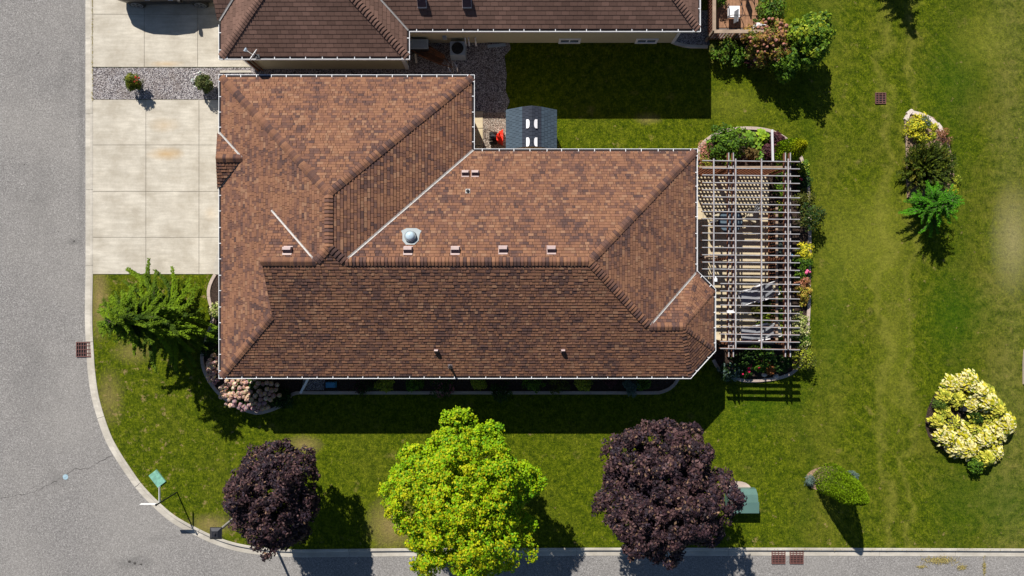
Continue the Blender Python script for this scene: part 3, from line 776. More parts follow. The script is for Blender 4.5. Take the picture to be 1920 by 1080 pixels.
for px in (874, 880.5, 893):
    x, y = P(px, 80); mb.tube([(x, y+.02, .62), (x, y-.10, .66), (x, y-.16, .55), (x, y-.17, .12)], [.035]*4, 10)
mb.build('vent_pipe', M['white'], Hn)
mb = MB(); x, y = P(837, 80); mb.box((x, y-.06, .75), (.16, .1, .24)); mb.build('meter_box', M['ventgrey'], Hn)

# satellite dish over the neighbour's eave
D = empty('satellite_dish', (*P(483, 104, 2.75), 2.75), "small satellite dish bolted at the corner of the neighbour's eave", 'satellite dish')
h0 = 3.25; c0 = Vector(P3(474.2, 102, h0)); nv = Vector((-.80, .54, .54)).normalized(); uu = nv.cross(Vector((0, 0, 1))).normalized(); vv = uu.cross(nv)
mb = MB(); vs = []; fs = []; n = 24
for j, rr in enumerate((0, .09, .17, .24, .255)):
    for k in range(n):
        t = 2*math.pi*k/n; vs.append(tuple(c0+uu*math.cos(t)*rr+vv*math.sin(t)*rr*1.1+nv*(rr*rr*.6-.04)))
for j in range(4):
    for k in range(n): fs.append((j*n+k, j*n+(k+1) % n, (j+1)*n+(k+1) % n, (j+1)*n+k))
mb.add(vs, fs); b2 = [(v[0]-nv.x*.02, v[1]-nv.y*.02, v[2]-nv.z*.02) for v in vs]; mb.add(b2, [f[::-1] for f in fs])
o = mb.build('dish', M['white'], D)
mb = MB(); lnb = Vector(P3(461, 94, 3.1)); mb.tube([c0-vv*.2, c0+nv*.1-vv*.22, lnb], .014, 6)
mb.build('arm', M['flash'], D)
mb = MB(); mb.tube([lnb-uu*.07+nv*.02, lnb+uu*.07+nv*.02], .045, 10); mb.tube([lnb-nv*.08, lnb+nv*.04], .035, 8); mb.build('receiver', M['ventgrey'], D)
mb = MB(); bp_ = Vector((*P(483, 106, 2.75), 2.75)); mb.tube([bp_, bp_+Vector((0, 0, .35)), c0-nv*.05], .022, 8); mb.box(tuple(bp_), (.16, .16, .05)); mb.tube([c0-nv*.12, c0-nv*.02], .05, 8)
mb.build('mast', M['darkmetal'], D)

# ------------------------------------------------------------ plants
def frame(N):
    N = N/np.linalg.norm(N, axis=1, keepdims=True)
    a = np.random.normal(size=N.shape); t = np.cross(N, a); t /= np.linalg.norm(t, axis=1, keepdims=True)
    return N, t, np.cross(N, t)
def leafmesh(name, C, N, L, W, col, mat, parent=None, loc=(0, 0, 0), T=None, fold=.18):
    n = len(C); N, t, b = frame(N)
    if T is not None:
        t = T/np.linalg.norm(T, axis=1, keepdims=True); b = np.cross(N, t); b /= (np.linalg.norm(b, axis=1, keepdims=True)+1e-9)
        N = np.cross(t, b)
    L = np.broadcast_to(np.asarray(L, float).reshape(-1, 1), (n, 1)); W = np.broadcast_to(np.asarray(W, float).reshape(-1, 1), (n, 1))
    V = np.stack([C-t*L*.5, C+b*W*.5+N*fold*W, C+t*L*.5, C-b*W*.5+N*fold*W], 1).reshape(-1, 3)
    F = np.arange(4*n).reshape(n, 4)
    return np_mesh(name, V, F, col, mat, parent, loc)
def clumps(c, rad, n, cr, nl, pal, seed, zlo=-.35, jit=.18, lobes=True, core=.48, up=.6):
    """leaf positions, normals, colours for a crown made of leafy clumps"""
    rs = np.random.RandomState(seed); np.random.seed(seed)
    u = rs.normal(size=(n*3, 3)); u /= np.linalg.norm(u, axis=1, keepdims=True); u = u[u[:, 2] > zlo][:n]; n = len(u)
    az = np.arctan2(u[:, 1], u[:, 0]); ph = rs.uniform(0, 6.28, 4)
    lob = 1+(.075*np.sin(3*az+ph[0])+.06*np.sin(5*az+ph[1])+.06*np.sin(8*az+ph[2]) if lobes else 0)
    ld = rs.normal(size=(max(7, int(n**.5*1.9)), 3)); ld /= np.linalg.norm(ld, axis=1, keepdims=True)
    near = (u@ld.T).max(1); sig = 1.6/len(ld)**.5; lump = np.exp(-((1-near)/(sig*sig*.55)))
    rr = (.80+.27*lump*rs.uniform(.8, 1.05, n))*lob if lobes and n > 150 else rs.uniform(.78, 1.02, n)*lob; inner = rs.rand(n) < core; rr[inner] *= rs.uniform(.35, .88, inner.sum())
    cc = np.array(c)+u*np.array(rad)*rr[:, None]
    crr = cr*rs.uniform(.6, 1.35, n); cols = np.array(pal)
    ci = rs.choice(len(cols), n); pc = cols[ci]*rs.uniform(.82, 1.18, (n, 1))
    k = rs.poisson(nl*(crr/cr)**2)+4; idx = np.repeat(np.arange(n), k); m = len(idx)
    d = rs.normal(size=(m, 3))+u[idx]*.7+np.array([0, 0, .45]); d /= np.linalg.norm(d, axis=1, keepdims=True)
    C = cc[idx]+d*crr[idx][:, None]*rs.uniform(.55, 1.05, (m, 1))*np.array([1, 1, .8])
    N = d*.7+np.array([0, 0, up])+rs.normal(size=(m, 3))*.45
    sw = rs.rand(m) < .45; base_ = pc[idx]; base_[sw] = cols[rs.choice(len(cols), sw.sum())]
    col = base_*rs.uniform(1-jit, 1+jit, (m, 1))
    return C, N, np.clip(col, 0, 1)
def trunk(mb, base, top, r, limbs, spread, seed):
    q = random.Random(seed); b = Vector(base); t = Vector(top); m = b.lerp(t, .45)
    mb.tube([b, b.lerp(t, .04), m, t], [r*1.5, r, r*.75, r*.3], 10)
    for i in range(limbs):
        a = 2*math.pi*i/limbs+q.uniform(-.3, .3); s = b.lerp(t, q.uniform(.35, .7)); e = s+Vector((math.cos(a)*spread, math.sin(a)*spread, q.uniform(.5, 1.1)*spread*.7))
        mid_ = s.lerp(e, .5)+Vector((0, 0, .12)); mb.tube([s, mid_, e], [r*.45, r*.28, r*.08], 6)
def tree(name, px, py, hc, rad, n, cr, nl, L, pal, seed, label, group=None, mat='leaf', tr=.11, zlo=-.45, ratio=.7, extra=None):
    """px,py = crown centre in the picture at height hc"""
    x, y = P(px, py, hc); o = empty(name, (x, y, 0), label, 'tree', group)
    mb = MB(); trunk(mb, (x, y, -.05), (x+.1, y, hc+rad[2]*.5), tr, 9, rad[0]*.62, seed); mb.build('trunk', M['bark'], o)
    C, N, col = clumps((x, y, hc), rad, n, cr, nl, pal, seed, zlo)
    if extra: col = extra(C, N, col, (x, y, hc))
    Ls = L*np.random.uniform(.75, 1.25, len(C))
    leafmesh('crown', C, N, Ls, Ls*ratio, col, M[mat], o)
    return o
LIME = [(.22, .38, .004), (.16, .32, .004), (.10, .24, .004), (.28, .41, .004), (.36, .40, .005), (.22, .36, .004)]
def limex(C, N, col, c):
    rs = np.random.RandomState(4); d = (C[:, 2]-c[2])/2+.3*(c[1]-C[:, 1])/3-.35*(C[:, 0]-c[0])/3
    k = rs.rand(len(C)) < np.clip(.04+.28*d, 0, .36)
    col[k] = np.array([.42, .40, .006])*rs.uniform(.8, 1.1, (k.sum(), 1)); return col
def purx(C, N, col, c):
    rs = np.random.RandomState(5); k = rs.rand(len(C)) < .05; col[k] = np.array([.20, .12, .07])*rs.uniform(.6, 1.1, (k.sum(), 1))
    return col
PURP = [(.036, .018, .022), (.022, .012, .017), (.062, .031, .032), (.030, .020, .030), (.100, .054, .052), (.016, .010, .013)]
g_ = 'street trees in a row along the side road'
tree('maple_tree', 870, 932, 4.0, (2.66, 2.80, 2.15), 1600, .20, 42, .085, LIME, 22, 'big lime green tree turning yellow, between two purple ones by the side road', g_, extra=limex, ratio=.85)
tree('maple_tree', 1241, 921, 3.9, (2.36, 2.50, 2.1), 1450, .21, 34, .125, PURP, 12, 'larger dark purple tree beside the green utility box', g_, 'purple', extra=purx, ratio=.55)
tree('maple_tree', 514, 931, 3.0, (1.58, 2.05, 1.6), 850, .20, 32, .12, PURP, 13, 'smaller dark purple tree nearest the bend of the road', g_, 'purple', extra=purx, ratio=.55, tr=.08)

def conifer(name, px, py, h, r0, nb, per, nl, pal, seed, label, kind='fir', group=None, cat='tree', up=.1, lean=(0, 0), jitter=.2, power=.9, tipcol=None, ls=1.0):
    x, y = P(px, py); o = empty(name, (x, y, 0), label, cat, group); rs = np.random.RandomState(seed); np.random.seed(seed)
    mb = MB(); mb.tube([(x, y, -.05), (x+lean[0]*.5, y+lean[1]*.5, h*.5), (x+lean[0], y+lean[1], h*.97)], [r0*.05+.02, r0*.03+.015, .008], 8)
    CC = []; TT = []; NN = []; LL = []; CO = []; pal = np.array(pal)
    for i in range(nb):
        f = (i+.5)/nb; f = .06+.93*f; z = h*f; bl = r0*(1-f)**power*rs.uniform(1-jitter*1.6, 1+jitter)+.05
        a = i*2.39996+rs.uniform(-.3, .3); d = np.array([math.cos(a), math.sin(a), 0]); side = np.array([-d[1], d[0], 0])
        base = np.array([x+lean[0]*f, y+lean[1]*f, z]); c_ = pal[rs.choice(len(pal))]*rs.uniform(.8, 1.2)
        k = max(6, int(per*bl/r0)); t = np.linspace(.12, 1, k)
        rise_ = up*bl*(t*1.2) - .28*bl*t**2
        wob = rs.normal()*.12*np.sin(t*3)
        cen = base+d*(t*bl)[:, None]+side*(wob*bl)[:, None]; cen[:, 2] += rise_
        mb.tube([tuple(base), tuple(cen[k//2]), tuple(cen[-1])], [.012+.01*bl, .008+.004*bl, .003], 4, cap=False)
        for s_ in (-1, 1):
            for rep in range(nl):
                m = k; ln = (.09+.20*bl/max(r0, .5)*r0*.5)*(1-t*.72)*rs.uniform(.7, 1.25, m)*ls+.04
                T = d*rs.uniform(.55, .95, (m, 1))+side*s_*rs.uniform(.4, .8, (m, 1)); T[:, 2] += rs.uniform(-.25, .2, m)
                T /= np.linalg.norm(T, axis=1, keepdims=True)
                C = cen+T*(ln*.5)[:, None]+rs.normal(size=(m, 3))*.015
                CC.append(C); TT.append(T); NN.append(np.tile([0, 0, 1.], (m, 1))+rs.normal(size=(m, 3))*.35); LL.append(ln)
                cc = np.tile(c_, (m, 1))*rs.uniform(.75, 1.25, (m, 1))
                if tipcol is not None: w2 = (t[:, None]**2)*.6; cc = cc*(1-w2)+np.array(tipcol)*w2
                CO.append(cc)
    mb.build('trunk', M['bark'], o)
    C = np.concatenate(CC); L = np.concatenate(LL)
    leafmesh('crown', C, np.concatenate(NN), L, L*.32 if kind != 'larch' else L*.42, np.clip(np.concatenate(CO), 0, 1), M['needle'], o, T=np.concatenate(TT))
    return o
conifer('larch_tree', 338, 592, 5.2, 1.85, 270, 46, 3, [(.075, .14, .006), (.035, .075, .006), (.13, .21, .006), (.016, .04, .005), (.10, .17, .006)], 21,
        'tall shaggy green conifer with long drooping limbs on the front lawn', 'larch', up=.30, jitter=.52, power=.6, tipcol=(.15, .23, .008), ls=.60)
conifer('fir_tree', 1722, 388, 2.3, 1.0, 110, 26, 2, [(.03, .12, .008), (.05, .19, .008), (.018, .065, .006)], 22, 'small bright green fir below the dark spreading yew', up=.5, power=.6, jitter=.45, tipcol=(.11, .34, .008), ls=.8)
conifer('spruce_tree', 1655, -66, 3.1, 1.35, 90, 28, 2, [(.03, .08, .02), (.04, .11, .02)], 23, 'slim dark conifer just north of the open lawn, mostly known by its shadow', up=.2)

def shrub(name, px, py, r, h, pal, seed, label, n=None, L=.09, nl=26, group=None, cat='shrub', mat='leaf', ratio=.6, flowers=None, cr=None, rx=None, lobes=True):
    """px,py = middle of the plant as seen, r plan radius in metres, h its height"""
    x, y = P(px, py, h*.6); o = empty(name, (x, y, 0), label, cat, group)
    rx = rx or r; n = n or int(22+70*rx*r); cr = cr or .13+.10*min(r, 1)
    C, N, col = clumps((x, y, h*.45), (rx*.86, r*.86, h*.5), n, cr, nl, pal, seed, -.3, lobes=lobes)
    C[:, 2] = np.maximum(C[:, 2], .03); Ls = L*np.random.uniform(.7, 1.3, len(C))
    leafmesh('foliage', C, N, Ls, Ls*ratio, col, M[mat], o)
    mb = MB(); q = random.Random(seed)
    for i in range(5):
        a = i*1.26+q.random(); mb.tube([(x, y, -.03), (x+math.cos(a)*rx*.25, y+math.sin(a)*r*.25, h*.3), (x+math.cos(a)*rx*.5, y+math.sin(a)*r*.5, h*.7)], [.02, .014, .006], 5)
    mb.build('stem', M['bark'], o)
    if flowers:
        cnt, fr, fc, zz = flowers; rs = np.random.RandomState(seed+5)
        me = None
        for i in range(cnt):
            a = rs.uniform(0, 6.28); q_ = math.sqrt(rs.uniform(0, 1))*.95; X = x+math.cos(a)*q_*rx; Y = y+math.sin(a)*q_*r; Z = h*.45+h*.5*math.sqrt(max(0, 1-q_*q_))+zz
            flower(o, (X, Y, Z), fr*rs.uniform(.75, 1.2), fc, rs)
    return o
FL = {}
def flower(parent, c, r, fc, rs):
    key = tuple(fc)+(rs.randint(3),)
    if key not in FL:
        mb = MB(); vs = []; fs = []; n = 10; m = 7
        for j in range(m+1):
            t = math.pi*j/m
            for k in range(n):
                a = 2*math.pi*k/n; q = 1+rs.uniform(-.16, .16); vs.append((math.sin(t)*math.cos(a)*q, math.sin(t)*math.sin(a)*q, math.cos(t)*q*1.15))
        for j in range(m):
            for k in range(n): mb.add([vs[j*n+k], vs[(j+1)*n+k], vs[(j+1)*n+(k+1) % n], vs[j*n+(k+1) % n]], [(0, 1, 2, 3)], 0, tuple(min(1, x_*rs.uniform(.7, 1.25)) for x_ in fc))
        o = mb.build('flower_head', M['petal']); o['_p'] = 1; FL[key] = o.data; bpy.data.objects.remove(o)
    o = link(bpy.data.objects.new('flower_head', FL[key])); o.parent = parent; o.location = Vector(c)-Vector(parent.location); o.scale = (r, r, r)
    o.rotation_euler = (rs.uniform(-.3, .3), rs.uniform(-.3, .3), rs.uniform(0, 6))
    return o
G_ = [(.06, .13, .01), (.10, .19, .012), (.04, .09, .01), (.14, .24, .015)]
DG = [(.025, .06, .012), (.04, .085, .012), (.018, .045, .010)]
YG = [(.26, .30, .02), (.34, .36, .03), (.16, .22, .02)]
GOLD = [(.50, .45, .02), (.38, .38, .02), (.60, .52, .03), (.20, .25, .02)]
VAR = [(.42, .42, .14), (.18, .24, .04), (.55, .54, .26)]
OL = [(.09, .10, .015), (.14, .14, .02), (.06, .075, .012)]
RED = [(.34, .13, .07), (.26, .12, .04), (.42, .19, .13), (.16, .13, .02)]
MAR = [(.075, .025, .03), (.05, .02, .025), (.11, .04, .045)]
BLUEG = [(.09, .14, .12), (.13, .19, .16)]
# front gravel strip
shrub('ornamental_shrub', 249, 154, .33, .95, [(.16, .17, .01), (.07, .10, .01), (.10, .13, .01)], 31, 'small bushy plant with red and yellow tips on the gravel strip', L=.09, ratio=.35, flowers=None, cr=.12, n=70)
o = shrub('ornamental_shrub', 380, 156, .36, .9, [(.09, .12, .025), (.05, .075, .02), (.16, .17, .06)], 32, 'round shrub with a rim of white bloom on the gravel strip by the eave', L=.07, flowers=None, n=80, cr=.12)
rs = np.random.RandomState(3)
for i in range(22):
    a = rs.uniform(1.4, 4.4); flower(o, (o.location.x+math.cos(a)*.36, o.location.y+math.sin(a)*.34+.06, rs.uniform(.45, .8)), .045, (.75, .74, .68), rs)
o = bpy.data.objects['ornamental_shrub']; rs = np.random.RandomState(4)
for i in range(9): flower(o, (o.location.x+.18+rs.uniform(-.06, .10), o.location.y+.05+rs.uniform(-.15, .22), rs.uniform(.55, .85)), .045, (.45, .05, .03), rs)

# --- garden beds: soil sheet + edging
def edging(path_px, name='garden_edging', label='', w_=.14, hgt=.07, mat='edging', step=.62, closed=False):
    mb = MB(); pts = smooth_path([P(*p) for p in path_px], 5, closed)
    for sg in cut_path(pts, step, .006):
        sweep(mb, sg, [(w_/2, -.02), (w_/2, hgt-.01), (w_/2-.01, hgt), (-w_/2+.01, hgt), (-w_/2, hgt-.01), (-w_/2, -.02)])
    c = pts[len(pts)//2]
    return tag(mb.build(name, M[mat], loc=(c[0], c[1], 0)), label, 'garden edging')
west_ed = [(404, 515), (396, 530), (392, 545), (393, 562), (399, 580), (400, 597), (396, 612), (386, 640), (380, 662), (381, 685), (392, 712), (410, 736), (430, 752), (452, 765), (480, 774), (500, 771), (522, 763), (540, 750), (552, 737), (600, 736), (700, 736), (900, 736), (1100, 736), (1225, 736), (1245, 733), (1262, 723), (1272, 708)]
flat('flower_bed', [P(*p) for p in west_ed]+[P(1260, 690), P(430, 690), P(430, 515)], .02, M['soil'])
edging(west_ed, label='curving grey concrete edging round the front bed and along the south wall')
east_ed = [(1309, 300), (1309, 283), (1313, 274), (1328, 260), (1350, 248), (1378, 242), (1410, 241), (1440, 245), (1462, 254), (1480, 267), (1497, 286), (1508, 318), (1514, 350), (1517, 400), (1517, 460), (1516, 520), (1516, 570), (1513, 620), (1510, 652), (1503, 678), (1487, 697), (1465, 707), (1435, 712), (1400, 714), (1370, 706), (1348, 692), (1337, 674)]
flat('flower_bed', [P(*p) for p in east_ed]+[P(1300, 650), P(1280, 300)], .02, M['soil'])
edging(east_ed, label='curved pinkish concrete edging around the pergola garden', mat='edging')
flat('flower_bed', [P(*p) for p in [(1698, 212), (1720, 209), (1750, 220), (1766, 240), (1776, 262), (1785, 290), (1790, 340), (1780, 372), (1700, 372), (1699, 300)]], .016, M['mulch'])
n = 26; cx, cy = 1818, 783
flat('flower_bed', [P(cx-9+74*math.cos(t)*(1+.05*math.sin(3*t)), cy+74*math.sin(t)) for t in [2*math.pi*k/n for k in range(n)]], .016, M['soil'])
flat('flower_bed', [P(1553+43*math.cos(t), 898+24*math.sin(t)) for t in [2*math.pi*k/n for k in range(n)]], .016, M['mulch'])
mb = MB(); sweep(mb, [P(*p) for p in [(1696, 222), (1698, 260), (1700, 300), (1700, 340), (1701, 352)]], [(.03, 0), (.03, .06), (-.03, .06), (-.03, 0)])
tag(mb.build('garden_edging', M['railtop'], loc=(*P(1699, 300), 0)), 'thin straight edging strip down the left of the island bed', 'garden edging')
# stones on the island bed rim
gst = 'pale edging stones round the top of the island bed'
st = [(1707, 210, 40, .30), (1701, 220, 65, .26), (1718, 212, -12, .30), (1729, 215, -14, .28), (1743, 221, -30, .32), (1752, 229, -45, .3), (1761, 236, -50, .3), (1766, 245, -65, .3), (1777, 272, -80, .22)]
for i, (px, py, a, l) in enumerate(st):
    mb = MB(); x, y = P(px, py, .1); q = random.Random(i)
    l2 = l/2; wd = .075; pts = [(-l2, -wd), (-l2*.3, -wd*1.15), (l2, -wd*.9), (l2*1.02, wd*.3), (l2*.8, wd), (-l2*.8, wd*1.1)]
    pts = [(x+a_*math.cos(R(a))-b_*math.sin(R(a)), y+a_*math.sin(R(a))+b_*math.cos(R(a))) for a_, b_ in [(p[0]*q.uniform(.92, 1.05), p[1]*q.uniform(.9, 1.1)) for p in pts]]
    mb.prism(pts, 0, .09+.02*q.random())
    tag(mb.build('edging_stone', M['stone'], loc=(x, y, 0)), 'pale flat stone on the curved rim of the island bed' if i not in (1, 8) else ('pale stone at the left corner of the island bed rim' if i == 1 else 'lone pale stone at the right end of the rim, beside the dark yew'), 'stone', gst)

# front bed
shrub('garden_shrub', 409, 583, .30, .45, VAR, 41, 'small pale leafed shrub tucked against the west gutter', L=.09)
shrub('garden_shrub', 405, 628, .34, .5, G_, 42, 'small green shrub between the west gutter and the curved edging', L=.08)
shrub('garden_shrub', 394, 652, .35, .35, DG, 43, 'low dark ground plant inside the bulge of the west edging', L=.08)
def hydrangea(px, py, r, rx, h, seed, label, nf, spots=None):
    o = shrub('hydrangea', px, py, r, h, DG+[(.09, .14, .02)], seed, label, L=.11, rx=rx, cat='shrub')
    rs = np.random.RandomState(seed); pts = []
    t = 0
    while len(pts) < nf and t < 4000:
        t += 1; a = rs.uniform(0, 6.28); q_ = math.sqrt(rs.uniform(0, 1)); X = math.cos(a)*q_*rx*1.08; Y = math.sin(a)*q_*r*1.08
        if all((X-p[0])**2+(Y-p[1])**2 > .135**2 for p in pts): pts.append((X, Y, q_))
    for X, Y, q_ in pts:
        c = [(.60, .43, .31), (.54, .36, .26), (.44, .27, .22), (.64, .49, .36)][rs.randint(4)]
        if Y < -.5*r and rs.rand() < .6: c = (.38, .24, .25)
        flower(o, (o.location.x+X, o.location.y+Y, h*.62+h*.36*math.sqrt(max(0, 1-q_*q_))+rs.uniform(-.04, .06)), rs.uniform(.085, .115), c, rs)
    return o
hydrangea(405, 693, .58, .26, 1.05, 51, 'narrow row of pinkish cream hydrangea blooms beside the west gutter', 24)
hydrangea(470, 733, .78, 1.15, 1.15, 52, 'broad hydrangea loaded with pinkish cream blooms at the house corner', 88)
shrub('garden_shrub', 526, 750, .4, .35, DG, 53, 'low dark green plant right of the big hydrangea', L=.09, rx=.5)
# south border, in the shade of the eave
for i, (px, py, r, h, pal, lab) in enumerate([
    (683, 726, .42, .6, DG+MAR, 'loose dark shrub with a purplish fringe, first along the shaded south border'),
    (721, 719, .34, .6, YG, 'round bright green bush, leftmost globe of the shaded south border'),
    (775, 717, .34, .6, G_, 'leafy green plant between the bright globe and the pink fringed shrub in the south border'),
    (827, 726, .52, .7, DG+[(.3, .1, .12)], 'wide dark shrub with pink flowers reaching over the south edging'),
    (897, 715, .30, .6, YG, 'low yellow green bush under the gutter near the middle of the south border'),
    (940, 735, .45, .6, DG, 'dark shrub spilling over the south edging in deep shade'),
    (1002, 720, .42, .7, G_, 'rounded mid green bush in the eastern half of the south border'),
    (1048, 721, .38, .6, OL, 'olive green bush between two round green ones in the south border'),
    (1090, 717, .38, .6, YG, 'yellow green globe at the eastern half of the south border'),
    (1144, 711, .28, .6, MAR, 'small maroon plant half hidden under the south gutter'),
    (1184, 725, .33, .4, BLUEG, 'blue green tuft near the east end of the south border'),
    (1205, 717, .28, .5, G_, 'small green plant by the blue green tuft in the south border')]):
    shrub('border_shrub', px, py, r, h, pal, 60+i, lab, L=.08, n=26)
# dark water butt lid in the border
X, Y = P(619, 722, .3); mb = MB(); mb.box((X, Y, .15), (.42, .26, .3), taper=.02); tag(mb.build('storage_box', M['blue'], loc=(X, Y, 0)), 'low blue box beside the downspout in the shaded south border', 'box')
mb = MB(); mb.prism([P(570, 705), P(610, 705), P(608, 731), P(566, 732)], 0, .03); tag(mb.build('gravel_patch', M['gravel']), kind='structure')

# pergola garden, north end
shrub('garden_shrub', 1366, 268, .85, 1.15, G_, 81, 'large glossy green shrub at the north end of the pergola', L=.11, rx=.92, nl=30)
shrub('astilbe', 1324, 281, .42, .5, [(.50, .18, .15), (.60, .26, .20), (.13, .20, .02)], 82, 'pink feathery flowers beside the northeast gutter corner', L=.07, rx=.26, ratio=.35, cat='flowers')
shrub('garden_shrub', 1322, 307, .34, .45, YG+RED, 83, 'low yellowish plant squeezed between the gutter and the pergola corner', L=.06, rx=.28)
def hosta(name, px, py, r, h, pal, seed, label, n=34, LL=.30, rings=3, group=None, rim=None):
    x, y = P(px, py, h*.6); o = empty(name, (x, y, 0), label, 'hosta', group); rs = np.random.RandomState(seed); V = []; F = []; CO = []
    for i in range(n):
        f = (i+.5)/n; a = i*2.39996+rs.uniform(-.3, .3); rr = r*math.sqrt(f)*rs.uniform(.75, 1.0); l = LL*rs.uniform(.8, 1.2); w_ = l*rs.uniform(.66, .82)
        d = np.array([math.cos(a), math.sin(a)]); s_ = np.array([-d[1], d[0]]); zc = h*(1-.55*f)+rs.uniform(-.03, .03); tilt = rs.uniform(-.15, .30)-.5*f
        c = np.array([x, y])+d*rr; col = np.array(pal[rs.randint(len(pal))])*rs.uniform(.8, 1.15)
        rows = []
        for t, ww, dz in ((-.5, .10, -.06), (-.28, .72, 0.0), (.0, 1., .02), (.25, .75, -.01), (.5, .04, -.08)):
            base = c+d*t*l; z = zc+t*l*tilt+dz*l*2
            rows.append([(*(base+s_*ww*w_*.5), z+.04*ww), (*base, z-.012), (*(base-s_*ww*w_*.5), z+.04*ww)])
        b = len(V)
        for r_ in rows: V.extend(r_)
        for j in range(4):
            for k in range(2):
                F.append((b+j*3+k, b+j*3+k+1, b+(j+1)*3+k+1, b+(j+1)*3+k)); cc = col*rs.uniform(.92, 1.08)
                if rim is not None and rs.rand() < .35: cc = np.array(rim)*rs.uniform(.85, 1.1)
                CO.append(cc)
    np_mesh('leaves', np.array(V), np.array(F), np.clip(np.array(CO), 0, 1), M['leaf'], o)
    mb = MB()
    for i in range(6): mb.tube([(x, y, 0), (x+math.cos(i)*r*.4, y+math.sin(i)*r*.4, h*.6)], [.012, .006], 5)
    mb.build('stem', M['lid'], o)
    return o
HG = [(.16, .28, .02), (.24, .36, .03), (.11, .22, .02)]
hosta('hosta', 1405, 258, .36, .5, HG, 90, 'broad leaved light green hosta inside the top of the curved edging', 22, .24)
hosta('hosta', 1428, 256, .34, .5, [(.30, .42, .02), (.20, .33, .02)], 91, 'yellowish hosta between the light green hosta and the purple plants', 20, .22)
hosta('hosta', 1418, 272, .34, .4, HG, 92, 'medium green hosta just behind the pergola beams', 18, .2)
hosta('hosta', 1426, 289, .30, .35, [(.10, .34, .02), (.2, .34, .06)], 93, 'small vivid green hosta at the north edge of the pergola', 16, .18)
shrub('coral_bells', 1457, 263, .30, .4, MAR, 94, 'maroon leaved clump at the right of the leaning white board', L=.09, ratio=.9, cat='flowers')
shrub('coral_bells', 1440, 285, .30, .35, MAR, 95, 'maroon leaved clump at the left of the leaning white board', L=.08, ratio=.9, cat='flowers')
shrub('grass_clump', 1411, 288, .25, .35, [(.20, .13, .04), (.14, .10, .03)], 96, 'brownish dried clump between the shrub and the small hosta', L=.14, ratio=.2, cat='plant')
def cedar(name, px, py, r, h, pal, seed, label, top=None, n=2600, L=.10, group=None, power=1.6):
    """clipped conical cedar; px,py is its foot"""
    x, y = P(px, py); o = empty(name, (x, y, 0), label, 'tree', group); rs = np.random.RandomState(seed); np.random.seed(seed)
    f = rs.beta(1.0, 1.25, n); a = rs.uniform(0, 6.283, n); rad = r*(1-f**power)**.75*(1+.06*np.sin(5*a+f*9)+.05*rs.normal(size=n))+.03
    q = rs.rand(n) < .4; rad[q] *= rs.uniform(.3, .95, q.sum())
    C = np.stack([x+np.cos(a)*rad, y+np.sin(a)*rad, f*h+.04], 1); N = np.stack([np.cos(a), np.sin(a), .5+f], 1)+rs.normal(size=(n, 3))*.5
    T = np.stack([np.cos(a)*.5, np.sin(a)*.5, np.ones(n)*.9], 1)+rs.normal(size=(n, 3))*.35
    cc = np.array(pal)[rs.choice(len(pal), n)]*rs.uniform(.75, 1.25, (n, 1))
    if top is not None: w2 = np.clip((f[:, None]-.55)*2.2, 0, 1); cc = cc*(1-w2)+np.array(top)*w2
    Ls = L*rs.uniform(.7, 1.4, n)
    leafmesh('foliage', C, N, Ls, Ls*.5, np.clip(cc, 0, 1), M['needle'], o, T=T)
    mb = MB(); mb.tube([(x, y, -.05), (x, y, h*.15), (x, y, h*.5), (x, y, h*.8)], [.05, .05, .035, .015], 8); mb.build('trunk', M['bark'], o)
    return o
cedar('cedar_tree', 1468, 289, .50, 2.2, [(.16, .27, .004), (.11, .20, .004), (.22, .33, .004)], 97, 'leaning green cedar with a golden tip at the northeast corner of the pergola', (.42, .42, .01), 7000, .07)
cedar('cedar_tree', 1553, 897, .60, 3.15, [(.15, .25, .004), (.12, .20, .004), (.20, .31, .006)], 98, 'clipped conical cedar alone on the lawn in a ring of mulch', None, 20000, .058, power=2.2)
# pergola garden, east and south
east = [(1506, 318, .3, .4, G_+YG, 'green and yellow flecked plant at the upper right of the pergola', None), (1505, 342, .28, .4, DG, 'dark plant with a few red blooms against the right hand edging', (3, .05, (.55, .04, .08), .02)),
        (1508, 372, .36, .6, OL, 'olive green shrub above the big dark one at the right of the pergola', None), (1519, 408, .55, 1.3, DG+OL, 'big dark green shrub bulging over the right hand edging', None),
        (1510, 474, .36, .6, GOLD, 'bright golden leaved shrub at the right side of the pergola', None), (1505, 494, .3, .5, G_, 'green plant just below the bright golden shrub', None),
        (1506, 512, .3, .5, DG+G_, 'green plant with one large pink flower by the right edging', (3, .075, (.75, .15, .30), .03)), (1503, 533, .28, .5, RED, 'reddish leaved plant below the pink flower', None),
        (1510, 552, .36, .6, [(.42, .26, .05), (.45, .40, .05), (.16, .18, .02)], 'orange and yellow leaved shrub against the right edging', None), (1497, 610, .5, .8, VAR, 'variegated cream and green shrub at the lower right of the pergola', None),
        (1503, 638, .36, .6, VAR+G_, 'smaller variegated shrub just below the large variegated one', None), (1506, 675, .52, .9, OL+YG, 'yellowish olive shrub at the southeast corner of the pergola garden', None)]
for i, (px, py, r, h, pal, lab, fl) in enumerate(east): shrub('garden_shrub', px, py, r, h, pal, 110+i, lab, L=.08, flowers=fl)
